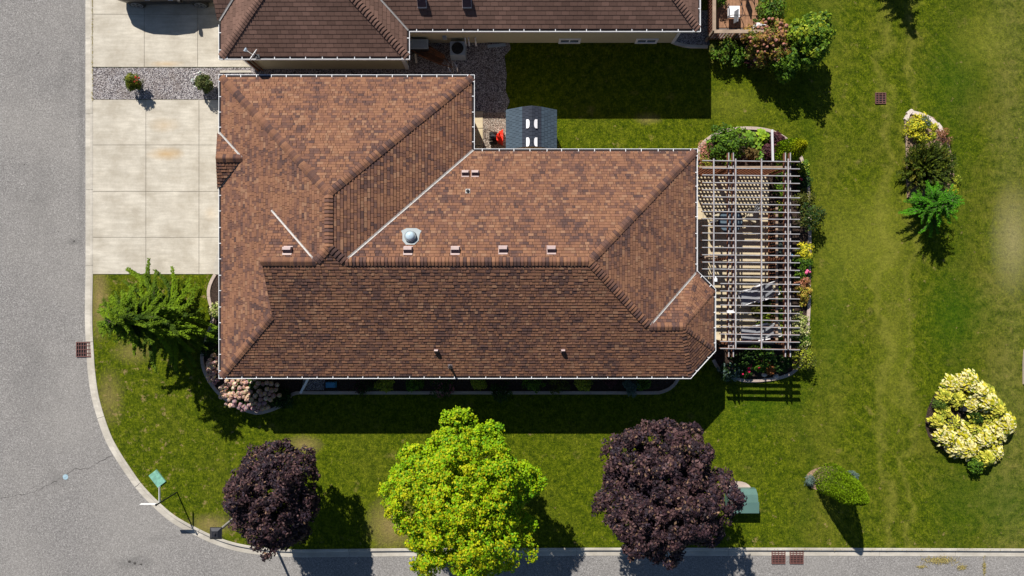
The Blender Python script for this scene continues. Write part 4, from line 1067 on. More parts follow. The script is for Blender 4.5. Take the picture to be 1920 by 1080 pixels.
inner = [(1460, 325, .32, DG+G_, 'dark leafy plant behind the railing at the north end under the pergola'), (1463, 352, .26, G_, 'mid green plant behind the railing, second from the north end'), (1464, 392, .26, DG+YG, 'plant with a bright sprig behind the railing beside the lattice shadow'),
         (1463, 462, .24, BLUEG, 'silvery blue plant behind the middle of the railing'), (1462, 553, .26, YG+DG, 'yellow flecked plant behind the railing beside the upper lounger'), (1440, 574, .3, DG+OL, 'dark olive plant between the two loungers, upper one'),
         (1436, 600, .28, YG+G_, 'yellow green plant between the two loungers, lower one'), (1424, 580, .28, OL, 'small olive potted plant left of the one between the loungers'), (1463, 592, .24, G_, 'green plant behind the railing just below the white marker'), (1462, 620, .3, YG, 'yellow green plant behind the railing beside the lower lounger')]
for i, (px, py, r, pal, lab) in enumerate(inner): shrub('garden_shrub', px, py, r, .5, pal, 130+i, lab, L=.08, n=20)
south = [(1395, 672, .5, .6, DG, 'dark green shrub just south of the pergola', None), (1432, 668, .55, .7, DG+G_, 'larger dark green shrub south of the pergola beams', None), (1368, 697, .42, .7, DG+BLUEG, 'grey green shrub at the left of the south flower bed', None),
         (1398, 694, .3, .4, DG, 'low plant with crimson blooms in the south flower bed', (6, .06, (.62, .02, .10), .02)), (1420, 685, .26, .4, G_, 'bright green leafy plant above the red flowers in the south bed', (2, .07, (.60, .03, .08), .03)),
         (1465, 680, .42, .6, DG, 'dark shrub between the beam ends and the southeast corner', None), (1444, 690, .2, .4, [(.40, .15, .04), (.28, .10, .03)], 'orange brown plant near the middle of the south bed', None)]
for i, (px, py, r, h, pal, lab, fl) in enumerate(south): shrub('garden_shrub', px, py, r, h, pal, 150+i, lab, L=.08, flowers=fl)
for i, (px, py, r, lab) in enumerate(((1433, 703, .12, 'rounded pale rock near the south edging'), (1455, 706, .14, 'flat pale rock touching the south edging'), (1418, 693, .09, 'small white rock among the red flowers'))):
    mb = MB(); x, y = P(px, py, .08); q = random.Random(i+70); k = 9
    ring = [(x+math.cos(2*math.pi*j/k)*r*q.uniform(.8, 1.2), y+math.sin(2*math.pi*j/k)*r*.75*q.uniform(.8, 1.2)) for j in range(k)]
    vs = [(a, b, .0) for a, b in ring]+[(a, b, .09) for a, b in ring]+[(x+(a-x)*.6, y+(b-y)*.6, .15) for a, b in ring]
    mb.add(vs, [(j, (j+1) % k, k+(j+1) % k, k+j) for j in range(k)]+[(k+j, k+(j+1) % k, 2*k+(j+1) % k, 2*k+j) for j in range(k)]+[tuple(range(2*k, 3*k))])
    tag(mb.build('rock', M['stone'], loc=(x, y, 0)), lab, 'rock')

# island bed on the open lawn
shrub('golden_shrub', 1727, 243, .62, .5, GOLD, 171, 'bright golden yellow shrub at the top of the island bed', L=.11, rx=.68, ratio=.4, nl=30)
shrub('grass_clump', 1735, 230, .22, .62, BLUEG+DG, 172, 'small blue green tuft on top of the golden shrub bed', L=.1, ratio=.25, n=14, cat='plant')
shrub('sedum', 1768, 251, .20, .3, RED, 173, 'low pink sedum beside the golden shrub on the rim', L=.05, n=12, cat='flowers'); shrub('sedum', 1778, 264, .18, .3, MAR+RED, 174, 'low crimson sedum at the right rim above the lone stone', L=.05, n=12, cat='flowers')
x, y = P(1745, 312, .7)
o = empty('yew_shrub', (x, y, 0), 'wide dark spreading yew between the golden shrub and the small fir', 'shrub'); rs = np.random.RandomState(9); np.random.seed(9)
CC = []; TT = []; CO = []; LL = []
mb = MB()
for i in range(900):
    a = rs.uniform(0, 6.283); f = rs.uniform(.25, 1); el = rs.uniform(.15, 1.9); l = 1.30*f; d = np.array([math.cos(a)*math.cos(el*.8), math.sin(a)*math.cos(el*.8), math.sin(el)*.75+.15])
    k = 15; t = np.linspace(.3, 1, k); cen = np.array([x, y, .15])+d*(t*l)[:, None]; cen[:, 2] -= .18*t**2*l
    if i % 9 == 0: mb.tube([(x, y, .02), tuple(cen[k//2]), tuple(cen[-1])], [.016, .010, .003], 4, cap=False)
    c = np.array([(.055, .080, .006), (.032, .050, .006), (.09, .115, .008), (.12, .11, .012)][rs.choice(4, p=[.4, .3, .22, .08])])
    for s_ in (-1, 1):
        side = np.array([-math.sin(a), math.cos(a), 0]); T = d*.7+side*s_*rs.uniform(.4, .8, (k, 1))+rs.normal(size=(k, 3))*.15; ln = .13*rs.uniform(.6, 1.2, k)
        CC.append(cen+T*(ln*.5)[:, None]); TT.append(T); LL.append(ln); CO.append(np.tile(c, (k, 1))*rs.uniform(.7, 1.3, (k, 1)))
C = np.concatenate(CC); leafmesh('foliage', C, np.tile([0, 0, 1.], (len(C), 1))+rs.normal(size=C.shape)*.3, np.concatenate(LL), np.concatenate(LL)*.38, np.concatenate(CO), M['needle'], o, T=np.concatenate(TT))
mb.build('stem', M['bark'], o)
shrub('perennial', 1789, 338, .2, .3, YG, 175, 'pale green sprig at the right of the yew', L=.09, ratio=.3, n=10, cat='plant'); shrub('perennial', 1787, 357, .16, .3, GOLD, 176, 'small yellow flowering sprig between the yew and the fir', L=.07, n=9, cat='plant')

# ring of cream hostas
CRM = [(.58, .50, .04), (.50, .45, .02), (.34, .34, .015), (.70, .62, .22), (.18, .23, .012), (.46, .43, .02)]
gr = 'cream and yellow hostas in the round island bed'
ring = [(1784, 722, .36, .32), (1815, 715, .42, .34), (1835, 733, .36, .36), (1793, 747, .36, .28), (1771, 744, .30, .26), (1849, 753, .42, .36), (1768, 772, .30, .22), (1783, 793, .38, .22), (1775, 818, .42, .32), (1805, 812, .42, .32),
        (1815, 838, .46, .36), (1842, 822, .44, .34), (1862, 846, .40, .32), (1868, 812, .44, .32), (1885, 795, .40, .40), (1860, 782, .40, .24), (1828, 800, .40, .26), (1848, 858, .34, .30), (1823, 757, .32, .34), (1792, 838, .38, .34), (1868, 766, .36, .30), (1852, 736, .28, .30), (1757, 790, .28, .26)]
labs = ['cream hosta at the upper left shoulder of the round island bed', 'topmost cream hosta of the round island bed', 'cream hosta just right of and below the topmost one', 'cream hosta between the upper left shoulder and the black lantern',
        'yellow hosta at the left rim, just above the small fine leaved shrub', 'large leaved cream hosta at the upper right rim of the round bed', 'yellow hosta at the left side, just below the small fine leaved shrub', 'yellow hosta left of the dark dwarf conifer, a little lower',
        'cream hosta at the lower left rim of the round bed', 'cream hosta directly below the yellow one left of the dwarf conifer', 'cream hosta below the middle of the ring, above left of the trailing green shrub', 'cream hosta at lower right of the dark dwarf conifer',
        'cream hosta at the lower right rim of the round bed', 'cream hosta just inside the right rim below the far right one', 'pale cream hosta at the far right tip of the round island bed', 'yellow hosta right of the dwarf conifer, towards the rim',
        'hosta touching the lower right side of the dark dwarf conifer', 'lowest hosta of the round bed, directly above the trailing green shrub', 'pale hosta just right of the black lantern', 'cream hosta at the bottom left of the round bed', 'cream hosta on the right shoulder between the upper right rim and the far right tip', 'small cream hosta at the upper right edge, below and right of the topmost one', 'small yellow hosta at the extreme left edge below the fine leaved shrub']
hp = []
for i, (px, py, r, l) in enumerate(ring):
    pal = CRM if l > .3 else [(.50, .48, .05), (.40, .40, .04), (.62, .56, .08), (.26, .30, .03)]
    hosta('hosta', px, py, r*1.3, .46+.12*(i % 3), pal, 200+i, labs[i], int(44+36*r/.4), l*.58, group=gr, rim=(.74, .68, .34) if l > .3 else None)
cedar('dwarf_conifer', 1818, 782, .26, .75, [(.03, .07, .012), (.05, .10, .012)], 230, 'dark green dwarf conifer in the middle of the hosta ring', None, 900, .08)
shrub('garden_shrub', 1763, 757, .22, .55, [(.10, .17, .02), (.07, .12, .015)], 231, 'small fine leaved green shrub at the left of the hosta ring', L=.05)
shrub('garden_shrub', 1831, 874, .34, .6, G_, 232, 'glossy green shrub trailing below the hosta ring', L=.09, rx=.26)
mb = MB(); x, y = P(1804, 766, .2); mb.tube([(x, y, 0), (x, y, .16), (x, y, .2), (x, y, .34)], [.10, .12, .05, .03], 12); mb.box((x, y, .36), (.16, .16, .05))
tag(mb.build('garden_lantern', M['black'], loc=(x, y, 0)), 'small black garden lantern in the gap of the hosta ring', 'lantern')
shrub('grass_clump', 1517, 902, .17, .3, BLUEG, 233, 'blue grey tuft at the left edge of the cedar mulch ring', L=.12, ratio=.2, n=12, cat='plant'); shrub('grass_clump', 1597, 893, .15, .28, BLUEG, 234, 'blue grey tuft at the right edge of the cedar mulch ring', L=.12, ratio=.2, n=12, cat='plant')
mb = MB(); sweep(mb, [P(*p) for p in [(1923, 655), (1921, 680), (1921, 720)]], [(.09, 0), (.09, .08), (-.09, .08), (-.09, 0)]); tag(mb.build('garden_edging', M['edging'], loc=(*P(1920, 690), 0)), 'short piece of concrete edging at the far right of the lawn', 'garden edging')

# north east: by the neighbour's deck
shrub('hydrangea', 1443, 78, 1.0, 1.9, [(.13, .15, .02), (.28, .16, .04), (.10, .12, .015), (.34, .17, .08), (.30, .20, .03)], 241, 'large shrub of rusty pink flower heads at the corner of the deck', L=.12, rx=.95, flowers=(46, .060, (.42, .20, .14), .03), nl=34, n=130)
shrub('green_shrub', 1447, 22, .8, 1.6, G_+OL, 242, 'olive green shrub above the rusty pink one, at the deck side', L=.11, rx=.55)
shrub('green_shrub', 1521, 72, 1.0, 2.5, G_+[(.20, .28, .015), (.28, .32, .02)], 243, 'largest rounded green shrub on the lawn side of the rusty pink one', L=.13, rx=.95, nl=30, n=170)
shrub('green_shrub', 1484, 112, .8, 1.9, G_+[(.18, .30, .02)], 244, 'bright green shrub just below the rusty pink one', L=.12, nl=28)
shrub('green_shrub', 1358, 92, .52, .9, G_+OL, 245, 'low green hedge shrub under the edge of the deck', L=.10, rx=.62); shrub('green_shrub', 1384, 102, .42, .8, G_, 246, 'small green shrub between the deck hedge and the rusty pink shrub', L=.09)
shrub('hydrangea', 1418, 103, .5, .8, DG+MAR, 247, 'low dark shrub with pink heads left of the bright green one', L=.1, flowers=(14, .08, (.55, .27, .25), .02))

# ------------------------------------------------------------ pergola
def wood_bar(mb, a, b, w_, h_): mb.bar(a, b, w_, h_, 1, topmi=0)
PG = empty('pergola', (*G(410, -57), 0), 'long open timber pergola with grey rafters over the patio east of the house', 'pergola')
WM = [M['woodtop'], M['woodside']]
vr = [-219+i*(104+219)/26 for i in range(27)]
for i, v in enumerate(vr):
    u0 = 327 if v < -15 else 358
    mb = MB(); a = G(u0, v); b = G(495, v+ (2 if i < 3 else 2)); zz = 2.35
    q = random.Random(i); mb.bar((a[0], a[1]+q.uniform(-.01, .01), zz), (b[0], b[1]+q.uniform(-.01, .01), zz), .033, .155, 1, topmi=0)
    mb.build('rafter', WM, PG)
for px in (1338, 1379, 1427.5, 1477.5):
    z = 2.46; x = (px-960)*S*(1-z/H); mb = MB(); mb.bar((x, -(-222)*S, z), (x, -105*S, z), .052, .05, 1, topmi=0); mb.build('purlin', WM, PG)
for u in (374.5, 382.5, 472.5, 481):
    mb = MB(); mb.bar((u*S, 234*S, 2.19), (u*S, -119*S, 2.19), .04, .20, 1, topmi=0); mb.build('beam', WM, PG)
posts = [(u, v) for u in (378.5, 476.7) for v in (-208, -52, 98)]
for u, v in posts:
    mb = MB(); mb.box((u*S, -v*S, 1.14), (.10, .10, 2.28), mi=1, topmi=0); mb.build('post', WM, PG)
# patio
mb = MB()
for i in range(3):
    for j in range(5):
        xs = [296, 357, 418, 480]; ys = [-213, -150, -87, -24, 39, 101]
        a = G(xs[i]+.2, ys[j]+.2); b = G(xs[i+1]-.2, ys[j+1]-.2)
        mb.box(((a[0]+b[0])/2, (a[1]+b[1])/2, .05), (abs(b[0]-a[0]), abs(b[1]-a[1]), .14), taper=.004)
tag(mb.build('patio', M['patio']), kind='structure')
def slat_fence(name, pts, h, label, pitch=.12, z0=.12, topw=.10):
    o = empty(name, (*pts[0], z0), label, 'railing')
    for a, b in zip(pts, pts[1:]):
        a = Vector(a); b = Vector(b); L = (b-a).length; d = (b-a).normalized()
        mb = MB(); mb.bar((a.x, a.y, z0+h), (b.x, b.y, z0+h), topw, .04, 1, topmi=0); mb.build('top_rail', [M['railtop'], M['woodside']], o)
        mb = MB(); mb.bar((a.x, a.y, z0+.1), (b.x, b.y, z0+.1), .05, .06, 0); mb.build('bottom_rail', M['woodside'], o)
        mb = MB(); k = int(L/pitch)
        for i in range(1, k): q = a+d*(L*i/k); mb.box((q.x, q.y, z0+h/2), (.035, .035, h-.04))
        mb.build('balusters', M['woodside'], o)
    return o
slat_fence('railing', [G(478, -150), G(478, 96)], .95, 'brown slatted railing along the garden side of the patio', .125)
slat_fence('railing', [G(386, 99), G(474, 99)], .95, 'brown slatted railing closing the south end of the patio', .12)
slat_fence('railing', [G(344, -56), G(374, -56)], .95, 'short brown slatted rail piece crossing the patio by the west beams', .09)
# lattice privacy screen at the north end
o = empty('lattice_screen', (*G(400, -212), 0.1), 'brown timber lattice screen across the north end of the patio', 'screen')
mb = MB(); x0, x1 = 328*S, 474*S; yv = 212*S; z0, z1 = .15, 1.85; n = int((x1-x0)/.15)
for i in range(n+1): mb.box((x0+(x1-x0)*i/n, yv, (z0+z1)/2), (.07, .02, z1-z0))
mb.build('upright_slats', M['woodside'], o)
mb = MB(); n = int((z1-z0)/.15)
for i in range(n+1): mb.box(((x0+x1)/2, yv-.022, z0+(z1-z0)*i/n), (x1-x0, .02, .068))
mb.build('cross_slats', M['woodside'], o)
mb = MB(); mb.box(((x0+x1)/2, yv, z1+.05), (x1-x0, .07, .04), mi=1, topmi=0); mb.build('top_rail', [M['railtop'], M['woodside']], o)
# white board leaning over the bed
mb = MB(); mb.bar(P3(1449, 303, .9), P3(1447.5, 243, 1.3), .09, .04); tag(mb.build('white_board', M['white'], loc=(*P(1449, 290), .9)), 'white board jutting out over the flowers from the pergola end', 'board')
mb = MB(); mb.bar((*P(1449, 303), 0), P3(1449, 301, .88), .08, .05); 
# small white things on the pergola
mb = MB(); x, y = P(1370, 584.5, 2.55); mb.box((x, y, 2.48), (.24, .10, .10)); mb.tube([(x+.12, y-.03, 2.46), (x+.2, y-.03, 2.44)], .03, 8); tag(mb.build('lamp_box', M['cushion'], loc=(x, y, 2.4)), 'small white flood light box on a pergola rafter', 'lamp')
mb = MB(); x, y = P(1342, 525, 2.5); mb.box((x, y, 2.48), (.10, .12, .09)); mb.tube([(x, y, 2.5), (x, y+.14, 2.5)], [.04, .02], 8); tag(mb.build('camera_box', M['white'], loc=(x, y, 2.4)), 'little white fixture at the west purlin of the pergola', 'fixture')
mb = MB(); x, y = P(1483, 580, 1.6); mb.tube([(x, y, 0), (x, y, 1.5)], .015, 6); mb.box((x, y, 1.5), (.04, .2, .12)); tag(mb.build('plant_marker', M['white'], loc=(x, y, 0)), 'thin white marker stake in the bed right of the east beams', 'marker')
mb = MB(); x, y = P(1486, 479, 1.2); mb.tube([(x, y, .0), (x, y, .9), (x, y, 1.1), (x, y, 1.2)], [.02, .02, .07, .03], 10); tag(mb.build('bird_feeder', M['blue'], loc=(x, y, 0)), 'blue bird feeder on a stake by the golden shrub', 'feeder')

# patio furniture, built at the origin facing +x
def lounger(loc, rz, label, group=None):
    o = empty('patio_lounger', (0, 0, 0), label, 'lounger', group)
    mb = MB()
    for s_ in (-.28, .28):
        mb.tube([(.75, s_, .42), (.25, s_, .40), (-.25, s_, .42), (-.75, s_, .85)], .016, 6)
        mb.tube([(.55, s_, .0), (-.2, s_, .55), (-.35, s_, .6)], .014, 6); mb.tube([(-.5, s_, .0), (.25, s_, .5)], .014, 6)
    mb.tube([(.75, -.28, .42), (.75, .28, .42)], .016, 6); mb.tube([(-.75, -.28, .85), (-.75, .28, .85)], .016, 6); mb.build('frame', M['white'], o)
    mb = MB(); pr = [(.72, .43), (.4, .40), (.1, .37), (-.2, .40), (-.5, .64), (-.72, .84)]
    for (xa, za), (xb, zb) in zip(pr, pr[1:]):
        mb.add([(xa, -.25, za), (xa, .25, za), (xb, .25, zb), (xb, -.25, zb), (xa, -.25, za-.02), (xa, .25, za-.02), (xb, .25, zb-.02), (xb, -.25, zb-.02)], [(0, 1, 2, 3), (7, 6, 5, 4), (0, 3, 7, 4), (1, 5, 6, 2)])
    mb.build('sling', M['sling'], o)
    mb = MB(); mb.box((-.66, 0, .84), (.16, .40, .07), taper=.02); mb.build('headrest', M['tan'], o)
    for s_ in (-1, 1): mb = MB(); mb.bar((-.35, s_*.32, .62), (.15, s_*.32, .60), .05, .03); mb.build('armrest', M['cushion'], o)
    o.location = (*loc, .12); o.rotation_euler.z = rz; return o
lounger(P(1420, 551, .6), R(200), 'grey sling lounger with tan headrest, the upper one at the patio edge')
lounger(P(1424, 623, .6), R(190), 'grey sling lounger with white arms at the lower end of the patio')
def patio_chair(loc, rz, label, cush='tan', group=None):
    o = empty('patio_chair', (0, 0, 0), label, 'chair', group)
    mb = MB()
    for s_ in (-.27, .27): mb.tube([(.26, s_, 0), (.26, s_, .62), (-.22, s_, .64), (-.28, s_, .0)], .015, 6)
    mb.tube([(-.24, -.27, .45), (-.36, -.27, .98), (-.36, .27, .98), (-.24, .27, .45)], .015, 6); mb.build('frame', M['darkmetal'], o)
    mb = MB(); mb.box((0, 0, .42), (.50, .50, .08), taper=.02); mb.build('seat', M[cush], o)
    mb = MB(); mb.bar((-.26, 0, .48), (-.35, 0, .95), .48, .04); mb.build('backrest', M['sling'], o)
    o.location = (*loc, .12); o.rotation_euler.z = rz; return o
patio_chair(P(1408, 405, .4), R(250), 'cushioned patio chair at the right of the glass table')
patio_chair(P(1346, 412, .4), R(20), 'cushioned patio chair at the left of the glass table under the pergola')
o = empty('patio_table', (*P(1368, 415, .7), .12), 'round glass patio table under the pergola', 'table'); x, y = o.location.x, o.location.y
mb = MB(); mb.tube([(x, y, .80), (x, y, .815)], .5, 32); M['tglass'] = simple('table_glass', (.10, .14, .17), .1); mb.build('table_top', M['tglass'], o)
for k in range(4):
    a = k*math.pi/2+.5; mb = MB(); mb.tube([(x+math.cos(a)*.4, y+math.sin(a)*.4, .12), (x+math.cos(a)*.3, y+math.sin(a)*.3, .8)], .018, 6); mb.build('leg', M['darkmetal'], o)
mb = MB()
for k in range(24): t0, t1 = 2*math.pi*k/24, 2*math.pi*(k+1)/24; mb.bar((x+math.cos(t0)*.5, y+math.sin(t0)*.5, .81), (x+math.cos(t1)*.5, y+math.sin(t1)*.5, .81), .03, .03)
mb.build('rim', M['darkmetal'], o)

# ------------------------------------------------------------ neighbour's deck
o = empty('deck', (*P(1395, 20), 0), "neighbour's raised timber deck with a pale rail cap", 'deck')
DZ = .35
mb = MB(); xa, xb = P(1340, 0, 1.25)[0], P(1432, 0, 1.25)[0]; ya, yb = P(0, 59, 1.25)[1]+.05, P(0, -260, DZ)[1]; wdt = .135; x = xa+.35
while x < xb: mb.box((x+wdt/2, (ya+.45+yb)/2, DZ-.02), (wdt-.008, yb-ya-.45, .04)); x += wdt
mb.build('planks', M['decking'], o)
mb = MB()
for i in range(3): mb.box(((xa+xb)/2, ya+.07+i*.14, DZ-.018), (xb-xa, .135, .04))
for i in range(2): mb.box((xa+.08+i*.14, (ya+.45+yb)/2, DZ-.018), (.135, yb-ya-.45, .04))
mb.build('border_boards', M['composite'], o)
RZ = DZ+.90
mb = MB(); mb.bar((xa-.02, ya-.05, RZ), (xb, ya-.05, RZ), .14, .04); mb.bar((xa-.02, ya-.02, RZ-.003), (xa-.02, yb, RZ-.003), .14, .04); mb.build('rail_cap', M['railtop'], o)
mb = MB()
for i in range(int((xb-xa)/.13)): mb.box((xa+i*.13, ya-.05, DZ+.45), (.035, .035, .9))
for i in range(int((yb-ya)/.13)): mb.box((xa-.02, ya+i*.13, DZ+.45), (.035, .035, .9))
mb.build('balusters', M['woodside'], o)
mb = MB()
for q in ((xa, ya), ((xa+xb)/2, ya), (xb, ya), (xa, ya+3)): mb.box((q[0], q[1]+.02, RZ/2-.03), (.10, .10, RZ-.06))
mb.box(((xa+xb)/2, ya+.06, DZ-.15), (xb-xa, .05, .2)); mb.build('posts', M['railtop'], o)
c = patio_chair(P(1381, 16, 1.1), R(90), 'black framed chair with a white cushion standing on the deck', 'cushion'); c.location.z = DZ
c = patio_chair(P(1402, -45, 1.1), R(90), 'second white cushioned chair further up the deck', 'cushion'); c.location.z = DZ
shr = shrub('potted_plant', 1346, 3, .28, .6, G_, 250, 'potted green plant inside the deck rail at its left side', L=.07, cat='plant'); shr.location.z = DZ
shr = shrub('potted_plant', 1429, 30, .24, .6, YG+G_, 251, 'bright green potted plant at the right side of the deck', L=.08, cat='plant'); shr.location.z = DZ
mb = MB(); xx, yy = P(1420, 50, 1.0); mb.box((xx, yy, 1.0), (.3, .2, .5), taper=.03); mb.tube([(xx-.1, yy, 1.3), (xx+.25, yy-.05, 1.3)], .02, 6); tag(mb.build('watering_can', M['cushion'], loc=(xx, yy, DZ)), 'pale watering can at the lower right corner of the deck', 'watering can')
edging([(1262, 80), (1287, 87), (1327, 88)], label='short pale concrete edging at the southeast corner of the north house', mat='kerb')
flat('gravel_bed', [P(*p) for p in [(1262, 79), (1287, 86), (1330, 86), (1330, 20), (1262, 20)]], .012, M['gravel'])

# ------------------------------------------------------------ shed and clutter between the houses
o = empty('garden_shed', (*G(34, -276), 0), 'slate blue roofed resin shed with four white skylights behind the house', 'shed')
k0, k1 = -312, -242; ev, kn, rg = 1.95, 2.42, 2.58; ul, um, ur, ux, uc = -10.8, 17.5, 78.5, 50.3, 33.9
mb = MB()
def rstrip(ua, za, ub, zb, nrow, dark):
    for i in range(nrow):
        t0, t1 = i/nrow, (i+1)/nrow; u0, u1 = ua+(ub-ua)*t0, ua+(ub-ua)*t1; z0_, z1_ = za+(zb-za)*t0, za+(zb-za)*t1
        nv_ = 11; off = (i % 2)*.5
        for j in range(nv_+1):
            v0 = max(k0, k0+(k1-k0)*(j-off)/nv_); v1 = min(k1, k0+(k1-k0)*(j+1-off)/nv_)
            if v1 <= v0: continue
            f = rnd.uniform(.88, 1.1); c = (.060*f, .085*f, .110*f) if not dark else (.030*f, .035*f, .049*f)
            a = G(u0, v0+.25); b = G(u1, v1-.25); th = .012
            mb.add([(a[0], a[1], z0_+th), (a[0], b[1], z0_+th), (b[0], b[1], z1_), (b[0], a[1], z1_), (a[0], a[1], z0_-.02), (a[0], b[1], z0_-.02)], [(0, 1, 2, 3), (0, 4, 5, 1)], 0, c)
    a = G(ua, k0); b = G(ub, k1); mb.add([(a[0], a[1], za-.01), (a[0], b[1], za-.01), (b[0], b[1], zb-.01), (b[0], a[1], zb-.01)], [(0, 1, 2, 3)], 0, (.04, .05, .06))
rstrip(ul, ev, um, kn, 5, False); rstrip(um, kn, uc, rg, 3, True); rstrip(ur, ev, ux, kn, 5, False); rstrip(ux, kn, uc, rg, 3, True)
sr = mb.build('roof', M['slate'], o)
for sgn in (-1, 1):
    for v in (-281, -250):
        mb = MB(); pts = []
        for t in range(9): a = math.pi*t/8; pts.append((sgn*(2.2+ (5.2)*math.sin(a)*0+ (0)), 0))
        hw = 7.6; prof2 = [(4.0+2.2*(1-((t/8)*2-1)**2)**.5, -hw+2*hw*t/8) for t in range(9)]
        # flat side away from the ridge, bowed side towards it
        poly = [(uc+sgn*(9.6), v-hw), (uc+sgn*(9.6), v+hw)]+[(uc+sgn*(9.6-(3.6+2.2*math.sqrt(max(0, 1-((t/8)*2-1)**2)))), v+hw-2*hw*t/8) for t in range(9)]
        pl_ = [G(*p) for p in poly]
        def zr(x_): return rg-(rg-kn)*abs(x_/S-uc)/(uc-um)
        top = [(p[0], p[1], zr(p[0])+.05) for p in pl_]; bot = [(p[0], p[1], zr(p[0])-.01) for p in pl_]; n = len(pl_)
        mb.add(top+bot, [tuple(range(n))]+[(i, (i+1) % n, n+(i+1) % n, n+i) for i in range(n)]); mb.build('skylight', M['cushion'], sr)
mb = MB(); wl = [G(-6, -306), G(74, -306), G(74, -246), G(-6, -246)]; mb.prism(wl, 0, 1.93)
for v in (-306, -246):
    a, b, c, d, e_ = G(-6, v), G(um, v), G(uc, v), G(ux, v), G(74, v)
    mb.add([(*a, 1.93), (*b, kn-.03), (*c, rg-.04), (*d, kn-.03), (*e_, 1.93)], [(0, 1, 2, 3, 4)])
mb.build('wall', M['tan'], o)
mb = MB(); a = G(-6.5, -290); b = G(-6.5, -258)
for k in range(2): mb.box((a[0]-.015, a[1]+(b[1]-a[1])*(.25+.5*k), .98), (.03, abs(b[1]-a[1])/2-.02, 1.85))
mb.build('door', M['cushion'], o)
# red machine
x, y = P(930, 257, .4); o = empty('snow_blower', (x, y, 0), 'red snow blower with black engine parked on gravel beside the shed', 'snow blower')
mb = MB(); mb.add([(x+.02, y+.10, .08), (x+.30, y+.34, .08), (x+.30, y-.30, .08), (x+.02, y-.16, .08), (x+.02, y+.08, .48), (x+.30, y+.30, .60), (x+.30, y-.26, .60), (x+.02, y-.14, .48)],
                  [(0, 1, 2, 3), (4, 5, 6, 7), (0, 4, 5, 1), (1, 5, 6, 2), (2, 6, 7, 3), (3, 7, 4, 0)]); mb.tube([(x+.12, y, .5), (x+.12, y, .8), (x+.2, y+.08, .95)], [.09, .08, .07], 10); mb.build('housing', M['red'], o)
mb = MB(); mb.box((x-.14, y-.02, .42), (.30, .24, .26), taper=.03); mb.tube([(x-.14, y-.02, .5), (x-.14, y-.02, .66)], [.10, .09], 12); mb.build('engine', M['black'], o)
mb = MB()
for s_ in (-.14, .18): mb.tube([(x-.05, y+s_, .35), (x-.38, y+s_*1.3, .85), (x-.46, y+s_*1.3, .86)], .014, 6)
mb.tube([(x-.44, y-.18, .86), (x-.44, y+.23, .86)], .014, 6); mb.build('handle', M['darkmetal'], o)
for s_ in (-.2, .2): mb = MB(); mb.tube([(x-.12, y+s_-.04, .17), (x-.12, y+s_+.04, .17)], .17, 16); mb.build('wheel', M['rubber'], o)
# air conditioner
x, y = P(858, 91, .6); o = empty('air_conditioner', (x, y, 0), 'square grey outdoor air conditioner with a round fan grille against the siding', 'air conditioner')
mb = MB(); mb.box((x, y, .33), (.66, .60, .62), taper=.015); mb.build('casing', M['ventgrey'], o)
mb = MB(); mb.tube([(x, y, .64), (x, y, .652)], .25, 28, 0); mb.build('fan_opening', M['black'], o)
mb = MB()
for r_ in (.06, .12, .18, .24):
    for k in range(20): t0, t1 = 2*math.pi*k/20, 2*math.pi*(k+1)/20; mb.bar((x+math.cos(t0)*r_, y+math.sin(t0)*r_, .67), (x+math.cos(t1)*r_, y+math.sin(t1)*r_, .67), .008, .008)
for k in range(8): t = math.pi*k/4; mb.bar((x, y, .665), (x+math.cos(t)*.27, y+math.sin(t)*.27, .665), .008, .006)
mb.build('grille', M['darkmetal'], o)
# grey bin
x, y = P(785, 81, .8); o = empty('storage_bin', (x, y, 0), 'grey ribbed storage bin in the corner below the neighbour roof', 'bin')
mb = MB(); mb.box((x, y, .35), (.72, .36, .7), taper=-.02); mb.build('body', M['darkmetal'], o)
mb = MB(); mb.box((x, y, .73), (.78, .42, .05), taper=.02)
for k in range(5): mb.box((x, y-.14+.07*k, .76), (.6, .025, .015))
mb.build('lid', M['ventgrey'], o)
# wheelbarrow-like wooden cart
x, y = P(812, 104, .4); o = empty('wooden_cart', (x, y, 0), 'brown wooden garden cart with one wire wheel in the shade between houses', 'cart', rz=0)
a = R(-27); ca, sa = math.cos(a), math.sin(a)
def lo(px_, py_, z_): return (x+px_*ca-py_*sa, y+px_*sa+py_*ca, z_)
mb = MB()
for k in range(5):
    off = -.20+.10*k; zz = .34+.10*abs(off)/.2
    mb.bar(lo(-.55, off, zz), lo(.48, off*.75, zz), .09, .03)
mb.bar(lo(-.55, -.27, .46), lo(.45, -.2, .46), .03, .16); mb.bar(lo(-.55, .27, .46), lo(.45, .2, .46), .03, .16); mb.build('tub', M['brownwood'], o)
mb = MB(); c = lo(.95, -.05, .28)
aw = R(-52); ax_ = Vector((math.cos(aw), math.sin(aw), 0)); bx2 = Vector((math.sin(-aw)*.55, math.cos(aw)*.55, .80))
for k in range(20): t0, t1 = 2*math.pi*k/20, 2*math.pi*(k+1)/20; mb.bar(Vector(c)+ax_*math.cos(t0)*.27+bx2*math.sin(t0)*.27, Vector(c)+ax_*math.cos(t1)*.27+bx2*math.sin(t1)*.27, .035, .03)
for k in range(8): t0 = math.pi*k/4; mb.bar(c, Vector(c)+ax_*math.cos(t0)*.26+bx2*math.sin(t0)*.26, .008, .008)
mb.build('wheel', M['alloy'], o)
mb = MB(); mb.bar(lo(.4, .18, .34), c, .03, .03); mb.bar(lo(.4, -.18, .34), c, .03, .03); mb.bar(lo(-.55, .2, .34), lo(-.9, .25, .5), .03, .03); mb.bar(lo(-.55, -.2, .34), lo(-.9, -.25, .5), .03, .03); mb.build('shaft', M['brownwood'], o)
